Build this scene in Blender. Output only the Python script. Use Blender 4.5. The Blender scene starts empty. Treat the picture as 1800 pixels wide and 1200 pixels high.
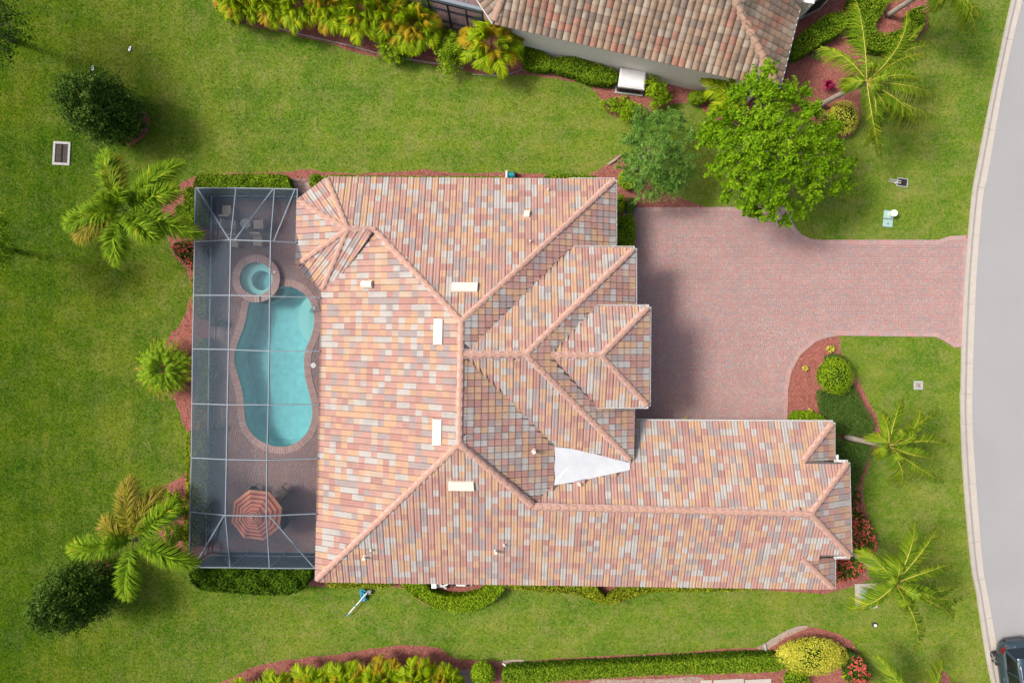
import bpy, bmesh, math, random
import numpy as np
from mathutils import Vector, Matrix
from mathutils.geometry import tessellate_polygon

rng = np.random.default_rng(11)
random.seed(5)
SC = bpy.context.scene
COL = SC.collection

# ------------------------------------------------------------------ camera, sky, sun, exposure
H = 36.0
K = 0.03            # metres on the ground per photograph pixel
cam = bpy.data.cameras.new('camera')
cam.lens = 24.0
cam.sensor_width = 36.0
cam.clip_end = 600
camo = bpy.data.objects.new('camera', cam)
camo.location = (0, 0, H)
COL.objects.link(camo)
SC.camera = camo

SUN_EL = math.radians(51)
SUN_DIR = Vector((1.0, -0.21, 0)).normalized()      # the way the shadows fall
world = bpy.data.worlds.new('World')
SC.world = world
world.use_nodes = True
wn = world.node_tree.nodes
bg = wn['Background']
sky = wn.new('ShaderNodeTexSky')
sky.sky_type = 'NISHITA'
sky.sun_disc = False
sky.sun_elevation = SUN_EL
sky.sun_rotation = math.radians(-78)
sky.air_density = 1.0
sky.dust_density = 6.0
sky.ozone_density = 0.5
bg.inputs['Strength'].default_value = 0.115
world.node_tree.links.new(sky.outputs[0], bg.inputs['Color'])
sl = bpy.data.lights.new('sun', 'SUN')
sl.energy = 2.15
sl.angle = math.radians(12)
sl.color = (1.0, 0.96, 0.90)
so = bpy.data.objects.new('sun', sl)
d = Vector((SUN_DIR.x * math.cos(SUN_EL), SUN_DIR.y * math.cos(SUN_EL), -math.sin(SUN_EL)))
so.rotation_euler = d.to_track_quat('-Z', 'Y').to_euler()
so.location = (-20, 5, 30)
COL.objects.link(so)
SC.view_settings.view_transform = 'Standard'
SC.view_settings.look = 'None'
SC.view_settings.gamma = 1.0
SC.view_settings.use_curve_mapping = False
SC.view_settings.exposure = 0.93


# ------------------------------------------------------------------ helpers
def W(px, py, z=0.0):
    f = K * (H - z) / H
    return Vector(((px - 900) * f, -(py - 600) * f, z))


def WL(pts, z=0.0):
    return [W(p[0], p[1], z) for p in pts]


def wmat(o):
    m = o.matrix_basis.copy()
    if o.parent:
        m = wmat(o.parent) @ o.matrix_parent_inverse @ m
    return m


def attach(o, parent):
    if parent is not None:
        o.parent = parent
        o.matrix_parent_inverse = wmat(parent).inverted()
    return o


def tag(o, label=None, cat=None, group=None, kind=None):
    if label: o['label'] = label
    if cat: o['category'] = cat
    if group: o['group'] = group
    if kind: o['kind'] = kind
    return o


def thing(name, label, cat, loc=(0, 0, 0), group=None, rz=0.0):
    o = bpy.data.objects.new(name, None)
    o.empty_display_size = 0.2
    o.location = loc
    o.rotation_euler = (0, 0, rz)
    COL.objects.link(o)
    return tag(o, label, cat, group)


def link(name, me, parent=None):
    o = bpy.data.objects.new(name, me)
    COL.objects.link(o)
    return attach(o, parent)


def pymesh(name, V, F, mats, mi=None, smooth=False):
    me = bpy.data.meshes.new(name)
    me.from_pydata([tuple(v) for v in V], [], F)
    for m in (mats if isinstance(mats, (list, tuple)) else [mats]):
        me.materials.append(m)
    if mi is not None:
        me.polygons.foreach_set('material_index', mi)
    if smooth:
        me.polygons.foreach_set('use_smooth', [True] * len(me.polygons))
    me.update()
    return me


def obj(name, V, F, mats, parent=None, mi=None, smooth=False, kind=None):
    o = link(name, pymesh(name, V, F, mats, mi, smooth), parent)
    if kind: o['kind'] = kind
    return o


def npmesh(name, V, F, mats, rnd=None, mi=None, smooth=False):
    """V (n,3); F (m,k) of one polygon size k; rnd one value per vertex."""
    V = np.asarray(V, dtype=np.float32); F = np.asarray(F, dtype=np.int32)
    me = bpy.data.meshes.new(name)
    n, (m, k) = len(V), F.shape
    me.vertices.add(n); me.vertices.foreach_set('co', V.ravel())
    me.loops.add(m * k); me.loops.foreach_set('vertex_index', F.ravel())
    me.polygons.add(m); me.polygons.foreach_set('loop_start', np.arange(0, m * k, k, dtype=np.int32))
    for q in (mats if isinstance(mats, (list, tuple)) else [mats]):
        me.materials.append(q)
    if mi is not None:
        me.polygons.foreach_set('material_index', np.asarray(mi, dtype=np.int32))
    me.polygons.foreach_set('use_smooth', np.full(m, smooth))
    if rnd is not None:
        a = me.attributes.new('rnd', 'FLOAT', 'POINT')
        a.data.foreach_set('value', np.asarray(rnd, dtype=np.float32))
    me.update(calc_edges=True)
    return me


def npobj(name, V, F, mats, parent=None, rnd=None, mi=None, smooth=False, kind=None):
    o = link(name, npmesh(name, V, F, mats, rnd, mi, smooth), parent)
    if kind: o['kind'] = kind
    return o


class MB:
    """collects simple shapes into one mesh"""
    def __init__(s): s.V = []; s.F = []; s.M = []
    def add(s, V, F, m=0):
        k = len(s.V); s.V += [Vector(v) for v in V]
        s.F += [tuple(i + k for i in f) for f in F]; s.M += [m] * len(F)
    def box(s, c, size, rz=0.0, m=0):
        R = Matrix.Rotation(rz, 3, 'Z'); c = Vector(c); h = [q / 2 for q in size]
        V = [c + R @ Vector((x * h[0], y * h[1], z * h[2])) for z in (-1, 1) for x, y in ((-1, -1), (1, -1), (1, 1), (-1, 1))]
        s.add(V, [(3, 2, 1, 0), (4, 5, 6, 7), (0, 1, 5, 4), (1, 2, 6, 5), (2, 3, 7, 6), (3, 0, 4, 7)], m)
    def bbox(s, c, size, rz=0.0, b=0.02, m=0):
        """box with a bevelled top"""
        R = Matrix.Rotation(rz, 3, 'Z'); c = Vector(c); hx, hy, hz = [q / 2 for q in size]
        V = []
        for (x, y, z) in ((hx, hy, -hz), (hx, hy, hz - b), (hx - b, hy - b, hz)):
            V += [c + R @ Vector((sx * x, sy * y, z)) for sx, sy in ((-1, -1), (1, -1), (1, 1), (-1, 1))]
        F = [(3, 2, 1, 0), (8, 9, 10, 11)]
        for a in (0, 4):
            F += [(a + i, a + (i + 1) % 4, a + 4 + (i + 1) % 4, a + 4 + i) for i in range(4)]
        s.add(V, F, m)
    def bar(s, a, b, w, h=None, m=0, up=Vector((0, 0, 1))):
        a = Vector(a); b = Vector(b); h = h or w
        t = (b - a).normalized(); x = t.cross(up)
        if x.length < 1e-4: x = Vector((1, 0, 0))
        x.normalize(); y = x.cross(t)
        V = [p + x * sx * w / 2 + y * sy * h / 2 for p in (a, b) for sx, sy in ((-1, -1), (1, -1), (1, 1), (-1, 1))]
        s.add(V, [(0, 1, 2, 3), (7, 6, 5, 4), (0, 4, 5, 1), (1, 5, 6, 2), (2, 6, 7, 3), (3, 7, 4, 0)], m)
    def tube(s, pts, rad, n=8, m=0, cap=True):
        pts = [Vector(p) for p in pts]
        if not isinstance(rad, (list, tuple)): rad = [rad] * len(pts)
        V = []; F = []; x = None
        for i, p in enumerate(pts):
            t = (pts[min(i + 1, len(pts) - 1)] - pts[max(i - 1, 0)]).normalized()
            if x is None:
                x = t.orthogonal().normalized()
            x = (x - t * x.dot(t)).normalized(); y = t.cross(x)
            V += [p + (x * math.cos(6.28318 * j / n) + y * math.sin(6.28318 * j / n)) * rad[i] for j in range(n)]
        for i in range(len(pts) - 1):
            F += [(i * n + j, i * n + (j + 1) % n, (i + 1) * n + (j + 1) % n, (i + 1) * n + j) for j in range(n)]
        if cap:
            F += [tuple(range(n))[::-1], tuple((len(pts) - 1) * n + j for j in range(n))]
        s.add(V, F, m)
    def lathe(s, c, prof, n=16, m=0):
        c = Vector(c); V = []; F = []
        for (r, z) in prof:
            V += [c + Vector((r * math.cos(6.28318 * j / n), r * math.sin(6.28318 * j / n), z)) for j in range(n)]
        for i in range(len(prof) - 1):
            F += [(i * n + j, i * n + (j + 1) % n, (i + 1) * n + (j + 1) % n, (i + 1) * n + j) for j in range(n)]
        F += [tuple((len(prof) - 1) * n + j for j in range(n))]
        s.add(V, F, m)
    def build(s, name, mats, parent=None, smooth=False, kind=None):
        return obj(name, s.V, s.F, mats, parent, s.M, smooth, kind)


def sheet(name, poly, z, mat, holes=(), thick=0.0, parent=None, kind='structure'):
    loops = [[Vector((p[0], p[1], 0)) for p in poly]] + [[Vector((p[0], p[1], 0)) for p in h] for h in holes]
    tris = tessellate_polygon(loops)
    V = [Vector((p.x, p.y, z)) for l in loops for p in l]
    F = []
    for t in tris:
        a, b, c = (V[i] for i in t)
        F.append(tuple(t) if (b - a).cross(c - a).z > 0 else tuple(t)[::-1])
    if thick:
        n = len(V); V += [v - Vector((0, 0, thick)) for v in V[:n]]
        k = 0
        for l in loops:
            m = len(l)
            F += [(k + i, k + (i + 1) % m, n + k + (i + 1) % m, n + k + i) for i in range(m)]
            k += m
    return obj(name, V, F, mat, parent, kind=kind)


def smooth_loop(pts, n=6, closed=True):
    P = [Vector(p) for p in pts]; out = []; m = len(P)
    rngs = range(m) if closed else range(m - 1)
    for i in rngs:
        g = (lambda k: P[k % m]) if closed else (lambda k: P[min(max(k, 0), m - 1)])
        p0, p1, p2, p3 = g(i - 1), g(i), g(i + 1), g(i + 2)
        for j in range(n):
            t = j / n
            out.append(0.5 * ((2 * p1) + (p2 - p0) * t + (2 * p0 - 5 * p1 + 4 * p2 - p3) * t * t + (3 * p1 - p0 - 3 * p2 + p3) * t ** 3))
    if not closed: out.append(P[-1])
    return out


def pip(X, Y, poly):
    poly = [(p[0], p[1]) for p in poly]
    inside = np.zeros(X.shape, bool); j = len(poly) - 1
    for i in range(len(poly)):
        xi, yi = poly[i]; xj, yj = poly[j]
        c = ((yi > Y) != (yj > Y)) & (X < (xj - xi) * (Y - yi) / ((yj - yi) if yj != yi else 1e-9) + xi)
        inside ^= c; j = i
    return inside


def scatter(poly, n_per_m2):
    P = np.array([(p[0], p[1]) for p in poly]); lo = P.min(0); hi = P.max(0)
    n = int(max(8, n_per_m2 * (hi[0] - lo[0]) * (hi[1] - lo[1])))
    X = rng.uniform(lo[0], hi[0], n); Y = rng.uniform(lo[1], hi[1], n)
    k = pip(X, Y, P)
    return X[k], Y[k]


# ------------------------------------------------------------------ materials
def base_mat(name, rough=0.7):
    m = bpy.data.materials.new(name); m.use_nodes = True
    b = m.node_tree.nodes['Principled BSDF']; b.inputs['Roughness'].default_value = rough
    b.inputs['Specular IOR Level'].default_value = 0.3
    return m, m.node_tree.nodes, m.node_tree.links, b


def plain(name, c, rough=0.6, metal=0.0, spec=0.3, bump=0.0, bscale=60, var=0.08):
    m, N, L, b = base_mat(name, rough)
    b.inputs['Metallic'].default_value = metal; b.inputs['Specular IOR Level'].default_value = spec
    g = N.new('ShaderNodeNewGeometry'); n = N.new('ShaderNodeTexNoise'); n.inputs['Scale'].default_value = 3.0
    n.inputs['Detail'].default_value = 6
    L.new(g.outputs['Position'], n.inputs['Vector'])
    mx = N.new('ShaderNodeMix'); mx.data_type = 'RGBA'
    mx.inputs['A'].default_value = (*[q * (1 - var) for q in c], 1); mx.inputs['B'].default_value = (*[min(1, q * (1 + var)) for q in c], 1)
    L.new(n.outputs['Fac'], mx.inputs['Factor']); L.new(mx.outputs['Result'], b.inputs['Base Color'])
    if bump:
        n2 = N.new('ShaderNodeTexNoise'); n2.inputs['Scale'].default_value = bscale
        L.new(g.outputs['Position'], n2.inputs['Vector'])
        bp = N.new('ShaderNodeBump'); bp.inputs['Strength'].default_value = bump; bp.inputs['Distance'].default_value = 0.02
        L.new(n2.outputs['Fac'], bp.inputs['Height']); L.new(bp.outputs['Normal'], b.inputs['Normal'])
    return m


def ramp(N, stops, interp='LINEAR'):
    r = N.new('ShaderNodeValToRGB'); cr = r.color_ramp; cr.interpolation = interp
    while len(cr.elements) < len(stops): cr.elements.new(0.5)
    for e, (p, c) in zip(cr.elements, stops):
        e.position = p; e.color = (*c, 1)
    return r


def leafy(name, cols, transl=0.35, rough=0.7, spec=0.05, patch=0.0):
    """colour from the per-leaf value 'rnd' through a ramp; some light passes through the leaf"""
    m, N, L, b = base_mat(name, rough); b.inputs['Specular IOR Level'].default_value = spec
    a = N.new('ShaderNodeAttribute'); a.attribute_name = 'rnd'
    n = len(cols); r = ramp(N, [(i / max(1, n - 1), c) for i, c in enumerate(cols)])
    L.new(a.outputs['Fac'], r.inputs[0])
    L.new(r.outputs[0], b.inputs['Base Color'])
    t = N.new('ShaderNodeBsdfTranslucent'); L.new(r.outputs[0], t.inputs['Color'])
    mx = N.new('ShaderNodeMixShader'); mx.inputs[0].default_value = transl
    L.new(b.outputs[0], mx.inputs[1]); L.new(t.outputs[0], mx.inputs[2])
    L.new(mx.outputs[0], N['Material Output'].inputs['Surface'])
    return m


def noise_of(N, L, vec, scale, detail=4, rough=0.6):
    n = N.new('ShaderNodeTexNoise'); n.inputs['Scale'].default_value = scale
    n.inputs['Detail'].default_value = detail; n.inputs['Roughness'].default_value = rough
    L.new(vec, n.inputs['Vector']); return n.outputs['Fac']


def mathn(N, L, op, a, b=None, clamp=False):
    q = N.new('ShaderNodeMath'); q.operation = op; q.use_clamp = clamp
    for i, v in enumerate((a, b)):
        if v is None: continue
        if isinstance(v, (int, float)): q.inputs[i].default_value = v
        else: L.new(v, q.inputs[i])
    return q.outputs[0]


def mixc(N, L, fac, a, b):
    mx = N.new('ShaderNodeMix'); mx.data_type = 'RGBA'
    if isinstance(fac, (int, float)): mx.inputs['Factor'].default_value = fac
    else: L.new(fac, mx.inputs['Factor'])
    for k, v in (('A', a), ('B', b)):
        if isinstance(v, tuple): mx.inputs[k].default_value = (*v, 1)
        else: L.new(v, mx.inputs[k])
    return mx.outputs['Result']


def lawn_color(N, L):
    g = N.new('ShaderNodeNewGeometry'); p = g.outputs['Position']
    big = noise_of(N, L, p, 0.11, 3); mid = noise_of(N, L, p, 0.55, 5); fine = noise_of(N, L, p, 3.2, 5)
    dry = noise_of(N, L, p, 0.8, 8, 0.8)
    s = mathn(N, L, 'ADD', mathn(N, L, 'MULTIPLY', big, 0.40), mathn(N, L, 'MULTIPLY', mid, 0.42))
    s = mathn(N, L, 'ADD', s, mathn(N, L, 'MULTIPLY', fine, 0.18))
    # mowing passes: up and down the back yard, along the side yards
    def passes(sx_, sy_):
        mp = N.new('ShaderNodeMapping'); mp.inputs['Scale'].default_value = (sx_, sy_, 1); L.new(p, mp.inputs['Vector'])
        return noise_of(N, L, mp.outputs[0], 1.0, 2)
    sp = N.new('ShaderNodeSeparateXYZ'); L.new(p, sp.inputs[0])
    wy = N.new('ShaderNodeMapRange'); wy.inputs['From Min'].default_value = -17; wy.inputs['From Max'].default_value = -14; L.new(sp.outputs[0], wy.inputs['Value'])
    mow = N.new('ShaderNodeMix'); L.new(wy.outputs[0], mow.inputs[0]); L.new(passes(1.9, 0.06), mow.inputs[2]); L.new(passes(0.05, 1.5), mow.inputs[3])
    s = mathn(N, L, 'ADD', s, mathn(N, L, 'MULTIPLY', mathn(N, L, 'SUBTRACT', mow.outputs[0], 0.5), 0.22))
    grain = noise_of(N, L, p, 9.0, 3, 0.75)
    s = mathn(N, L, 'ADD', s, mathn(N, L, 'MULTIPLY', mathn(N, L, 'SUBTRACT', grain, 0.5), 0.55))
    fleck = ramp(N, [(0.50, (0, 0, 0)), (0.66, (0.62, 0.62, 0.62))]); L.new(noise_of(N, L, p, 7.0, 3, 0.75), fleck.inputs[0])
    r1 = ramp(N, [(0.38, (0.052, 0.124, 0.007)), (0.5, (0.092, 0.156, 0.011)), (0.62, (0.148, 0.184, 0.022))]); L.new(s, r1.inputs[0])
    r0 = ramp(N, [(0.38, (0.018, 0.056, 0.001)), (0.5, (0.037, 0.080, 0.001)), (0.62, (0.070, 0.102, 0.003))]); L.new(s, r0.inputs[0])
    sx = N.new('ShaderNodeSeparateXYZ'); L.new(p, sx.inputs[0])
    # vignette darkening put into the western turf colour; side and front lawns are drier
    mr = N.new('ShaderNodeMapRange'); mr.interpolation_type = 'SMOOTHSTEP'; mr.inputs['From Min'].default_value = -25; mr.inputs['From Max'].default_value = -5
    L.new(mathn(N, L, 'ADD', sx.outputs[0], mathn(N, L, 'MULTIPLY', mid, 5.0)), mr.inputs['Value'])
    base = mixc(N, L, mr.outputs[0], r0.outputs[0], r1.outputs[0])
    r2 = ramp(N, [(0.47, (0, 0, 0)), (0.70, (1, 1, 1))]); L.new(dry, r2.inputs[0])
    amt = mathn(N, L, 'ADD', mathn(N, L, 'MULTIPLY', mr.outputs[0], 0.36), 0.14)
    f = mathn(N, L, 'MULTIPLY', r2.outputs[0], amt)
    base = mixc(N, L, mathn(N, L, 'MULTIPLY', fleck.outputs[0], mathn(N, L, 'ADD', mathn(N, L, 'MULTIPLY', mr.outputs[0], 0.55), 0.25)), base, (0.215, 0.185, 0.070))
    return mixc(N, L, f, base, (0.225, 0.19, 0.080))


def make_lawn(name, blades):
    m, N, L, b = base_mat(name, 0.85); b.inputs['Specular IOR Level'].default_value = 0.02
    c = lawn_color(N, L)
    if blades:
        a = N.new('ShaderNodeAttribute'); a.attribute_name = 'rnd'
        r = ramp(N, [(0, (0.58, 0.66, 0.50)), (0.5, (1.0, 1.0, 1.0)), (1, (1.5, 1.35, 1.4))]); L.new(a.outputs['Fac'], r.inputs[0])
        mu = N.new('ShaderNodeMix'); mu.data_type = 'RGBA'; mu.blend_type = 'MULTIPLY'; mu.inputs['Factor'].default_value = 1
        L.new(c, mu.inputs['A']); L.new(r.outputs[0], mu.inputs['B'])
        st = ramp(N, [(0.62, (0, 0, 0)), (0.95, (0.60, 0.60, 0.60))]); L.new(a.outputs['Fac'], st.inputs[0])
        c = mixc(N, L, st.outputs[0], mu.outputs['Result'], (0.235, 0.205, 0.065))
    L.new(c, b.inputs['Base Color'])
    if blades:
        t = N.new('ShaderNodeBsdfTranslucent'); L.new(c, t.inputs['Color'])
        mx = N.new('ShaderNodeMixShader'); mx.inputs[0].default_value = 0.3
        L.new(b.outputs[0], mx.inputs[1]); L.new(t.outputs[0], mx.inputs[2]); L.new(mx.outputs[0], N['Material Output'].inputs['Surface'])
    return m


def paver_mat(name, cols, grime=0.25, rough=0.8):
    m, N, L, b = base_mat(name, rough)
    a = N.new('ShaderNodeAttribute'); a.attribute_name = 'rnd'
    n = len(cols); r = ramp(N, [(i / n, c) for i, c in enumerate(cols)], 'CONSTANT'); L.new(a.outputs['Fac'], r.inputs[0])
    g = N.new('ShaderNodeNewGeometry'); p = g.outputs['Position']
    nz = noise_of(N, L, p, 0.7, 6); n2 = noise_of(N, L, p, 25, 3)
    f = mathn(N, L, 'MULTIPLY', nz, grime)
    c = mixc(N, L, f, r.outputs[0], (0.12, 0.095, 0.095))
    rs = ramp(N, [(0.60, (0, 0, 0)), (0.72, (0.45, 0.45, 0.45))]); L.new(noise_of(N, L, p, 0.33, 6, 0.7), rs.inputs[0])
    c = mixc(N, L, rs.outputs[0], c, (0.17, 0.12, 0.115))
    c = mixc(N, L, mathn(N, L, 'MULTIPLY', n2, 0.25), c, (0.26, 0.20, 0.19))
    L.new(c, b.inputs['Base Color'])
    return m


def tile_mat(name, c, stain=(0.13, 0.11, 0.105), amt=0.40, streak=0.55):
    """concrete tile: base colour, brushed streaks, weather stains"""
    m, N, L, b = base_mat(name, 0.75)
    g = N.new('ShaderNodeNewGeometry'); p = g.outputs['Position']
    n1 = noise_of(N, L, p, 1.3, 6, 0.65); n2 = noise_of(N, L, p, 14, 4)
    r = ramp(N, [(0.45, (0, 0, 0)), (0.75, (1, 1, 1))]); L.new(n1, r.inputs[0])
    col = mixc(N, L, mathn(N, L, 'MULTIPLY', n2, streak), tuple(q * 0.90 for q in c), tuple(min(1, q * 1.35) for q in c))
    col = mixc(N, L, mathn(N, L, 'MULTIPLY', r.outputs[0], amt), col, stain)
    L.new(col, b.inputs['Base Color'])
    bp = N.new('ShaderNodeBump'); bp.inputs['Strength'].default_value = 0.25; bp.inputs['Distance'].default_value = 0.01
    L.new(n2, bp.inputs['Height']); L.new(bp.outputs['Normal'], b.inputs['Normal'])
    return m


M = {}
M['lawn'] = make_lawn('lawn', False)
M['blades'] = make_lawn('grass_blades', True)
def asphalt_mat():
    m, N, L, b = base_mat('asphalt', 0.95); b.inputs['Specular IOR Level'].default_value = 0.1
    g = N.new('ShaderNodeNewGeometry'); p = g.outputs['Position']
    n1 = noise_of(N, L, p, 0.35, 5); n2 = noise_of(N, L, p, 14, 6, 0.8); n3 = noise_of(N, L, p, 1.6, 5)
    c = mixc(N, L, n1, (0.200, 0.197, 0.200), (0.265, 0.262, 0.258)); c = mixc(N, L, mathn(N, L, 'MULTIPLY', n2, 0.5), c, (0.12, 0.12, 0.125))
    r = ramp(N, [(0.66, (0, 0, 0)), (0.76, (0.5, 0.5, 0.5))]); L.new(n3, r.inputs[0]); c = mixc(N, L, r.outputs[0], c, (0.14, 0.135, 0.13))
    c = mixc(N, L, 0.32, c, (0.325, 0.325, 0.33)); L.new(c, b.inputs['Base Color'])
    bp = N.new('ShaderNodeBump'); bp.inputs['Strength'].default_value = 0.6; bp.inputs['Distance'].default_value = 0.01
    L.new(n2, bp.inputs['Height']); L.new(bp.outputs['Normal'], b.inputs['Normal'])
    return m
M['asphalt'] = asphalt_mat()
M['concrete'] = plain('concrete', (0.345, 0.315, 0.275), 0.85, bump=0.4, bscale=30, var=0.12)
M['concrete_grey'] = plain('concrete_grey', (0.30, 0.30, 0.28), 0.85, bump=0.3, bscale=40, var=0.15)
M['joint'] = plain('joint', (0.24, 0.21, 0.18), 0.9)
M['sand'] = plain('joint_sand', (0.23, 0.16, 0.145), 0.95)
M['paver'] = paver_mat('paver', [(0.39, 0.225, 0.205), (0.405, 0.245, 0.22), (0.37, 0.210, 0.195), (0.39, 0.265, 0.23), (0.33, 0.245, 0.24), (0.385, 0.23, 0.21), (0.41, 0.205, 0.175), (0.29, 0.23, 0.23), (0.39, 0.25, 0.225), (0.365, 0.215, 0.20)], 0.48)
M['deck_paver'] = paver_mat('deck_paver', [(0.26, 0.155, 0.14), (0.24, 0.15, 0.14), (0.28, 0.175, 0.155), (0.20, 0.17, 0.175), (0.25, 0.15, 0.135)], 0.3)
M['coping'] = paver_mat('coping_brick', [(0.36, 0.23, 0.20), (0.33, 0.21, 0.185), (0.38, 0.255, 0.22)], 0.2)
M['mulch'] = plain('mulch', (0.215, 0.075, 0.058), 0.95, bump=0.9, bscale=25, var=0.3)
M['chips'] = leafy('bark_chips', [(0.09, 0.035, 0.028), (0.22, 0.070, 0.055), (0.28, 0.095, 0.075), (0.33, 0.13, 0.10), (0.37, 0.20, 0.155)], 0.0, 0.9)
M['wall'] = plain('stucco', (0.68, 0.63, 0.54), 0.9, bump=0.3, bscale=80)
M['white'] = plain('white_paint', (0.60, 0.60, 0.59), 0.45)
M['cream_metal'] = plain('cream_metal', (0.52, 0.46, 0.39), 0.55, var=0.05)
M['alu'] = plain('bronze_grey_aluminium', (0.150, 0.180, 0.210), 0.5, metal=0.0, spec=0.3, var=0.05)
M['gutter'] = plain('gutter_paint', (0.50, 0.50, 0.49), 0.4)
M['wood_deck'] = plain('roof_felt', (0.09, 0.075, 0.07), 0.95)
M['membrane'] = plain('membrane', (0.40, 0.42, 0.44), 0.6, bump=0.5, bscale=8, var=0.12)
M['membrane_dark'] = plain('membrane_dark', (0.17, 0.19, 0.23), 0.6)
TC = [('pink', (0.305, 0.175, 0.145), 0.29), ('tan', (0.345, 0.215, 0.135), 0.24), ('grey', (0.298, 0.280, 0.260), 0.17), ('mauve', (0.232, 0.188, 0.180), 0.14), ('cream', (0.325, 0.245, 0.185), 0.08), ('rose', (0.272, 0.142, 0.120), 0.08)]
TM = [tile_mat('tile_' + n, c) for n, c, _ in TC]
TP = np.array([w for _, _, w in TC]); TP = TP / TP.sum()
M['cap'] = tile_mat('ridge_cap', (0.32, 0.188, 0.140), amt=0.15)
M['mortar'] = plain('mortar', (0.42, 0.27, 0.235), 0.9, bump=0.4, bscale=40)
NC = [((0.205, 0.140, 0.095), 0.40), ((0.225, 0.110, 0.075), 0.14), ((0.145, 0.108, 0.082), 0.24), ((0.225, 0.180, 0.135), 0.22)]
NM = [tile_mat('old_tile', c, stain=(0.045, 0.035, 0.03), amt=0.75) for c, _ in NC]
NP = np.array([w for _, w in NC])
M['old_cap'] = tile_mat('old_cap', (0.27, 0.17, 0.12), amt=0.4)
M['dark_frame'] = plain('dark_frame', (0.025, 0.03, 0.035), 0.4)
M['black'] = plain('black_plastic', (0.02, 0.02, 0.022), 0.5)
M['steel'] = plain('steel', (0.5, 0.52, 0.55), 0.2, metal=0.9)
M['rust'] = plain('rusty_iron', (0.030, 0.020, 0.016), 0.95, spec=0.05, var=0.4)
M['bark'] = plain('bark', (0.17, 0.145, 0.12), 0.95, bump=0.8, bscale=20, var=0.3)
M['palm_bark'] = plain('palm_bark', (0.28, 0.24, 0.20), 0.95, bump=0.8, bscale=14, var=0.3)
M['twig'] = plain('twig', (0.10, 0.085, 0.065), 0.95)
M['core'] = plain('shrub_branches', (0.018, 0.034, 0.006), 1.0, spec=0.0)
M['teal'] = plain('teal_plastic', (0.01, 0.20, 0.24), 0.4)
M['blue'] = plain('blue_plastic', (0.02, 0.22, 0.40), 0.4)
M['util_green'] = plain('utility_green', (0.24, 0.36, 0.34), 0.6)
M['pale_green'] = plain('pale_green', (0.52, 0.62, 0.52), 0.6)
M['cushion'] = plain('cushion', (0.36, 0.30, 0.24), 0.9)
M['hose'] = plain('hose', (0.20, 0.23, 0.20), 0.6)
G = {}
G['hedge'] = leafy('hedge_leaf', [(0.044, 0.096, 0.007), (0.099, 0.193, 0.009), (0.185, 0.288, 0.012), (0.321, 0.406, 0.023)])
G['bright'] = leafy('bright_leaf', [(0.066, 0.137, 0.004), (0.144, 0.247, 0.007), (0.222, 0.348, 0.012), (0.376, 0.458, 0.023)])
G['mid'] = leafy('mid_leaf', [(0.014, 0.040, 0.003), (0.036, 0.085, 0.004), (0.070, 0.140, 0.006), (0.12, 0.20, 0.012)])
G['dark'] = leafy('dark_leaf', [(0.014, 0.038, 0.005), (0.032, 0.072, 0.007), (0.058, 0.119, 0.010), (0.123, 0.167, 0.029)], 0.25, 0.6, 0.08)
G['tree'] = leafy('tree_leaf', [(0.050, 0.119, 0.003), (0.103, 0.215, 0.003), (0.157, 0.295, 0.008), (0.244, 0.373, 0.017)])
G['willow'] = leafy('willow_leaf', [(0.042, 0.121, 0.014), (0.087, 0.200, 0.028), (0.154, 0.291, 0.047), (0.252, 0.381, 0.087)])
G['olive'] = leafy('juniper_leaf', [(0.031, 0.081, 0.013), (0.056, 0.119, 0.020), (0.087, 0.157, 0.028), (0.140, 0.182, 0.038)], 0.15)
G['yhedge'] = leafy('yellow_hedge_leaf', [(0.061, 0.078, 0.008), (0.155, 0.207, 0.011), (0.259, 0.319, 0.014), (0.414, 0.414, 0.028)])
G['croton'] = leafy('yellow_leaf', [(0.172, 0.230, 0.022), (0.389, 0.402, 0.036), (0.575, 0.532, 0.057), (0.690, 0.604, 0.144)])
G['red'] = leafy('red_flower', [(0.42, 0.055, 0.05), (0.55, 0.10, 0.08), (0.60, 0.16, 0.12)], 0.2)
G['orange'] = leafy('orange_flower', [(0.45, 0.10, 0.02), (0.55, 0.20, 0.03)], 0.2)
G['ti'] = leafy('crimson_leaf', [(0.10, 0.008, 0.025), (0.25, 0.015, 0.06), (0.36, 0.03, 0.09)], 0.25)
G['palm'] = leafy('palm_leaflet', [(0.073, 0.154, 0.005), (0.133, 0.235, 0.008), (0.218, 0.326, 0.013), (0.460, 0.408, 0.026)], 0.3, 0.6, 0.06)
G['palm_old'] = leafy('palm_old_leaflet', [(0.130, 0.156, 0.010), (0.221, 0.208, 0.016), (0.299, 0.221, 0.039), (0.351, 0.221, 0.078)], 0.3, 0.5)
G['coco'] = leafy('coconut_leaflet', [(0.059, 0.120, 0.004), (0.117, 0.199, 0.007), (0.213, 0.272, 0.012), (0.470, 0.363, 0.030)], 0.3, 0.55, 0.10)
G['areca'] = leafy('areca_leaflet', [(0.086, 0.163, 0.003), (0.188, 0.287, 0.004), (0.325, 0.404, 0.008), (0.565, 0.466, 0.015)], 0.35, 0.4)
G['areca_y'] = leafy('areca_yellow_leaflet', [(0.20, 0.19, 0.008), (0.36, 0.26, 0.012), (0.46, 0.26, 0.02)], 0.35, 0.4)
M['rachis'] = plain('rachis', (0.36, 0.29, 0.05), 0.5)
M['rachis_green'] = plain('rachis_green', (0.12, 0.17, 0.03), 0.5)

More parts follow.
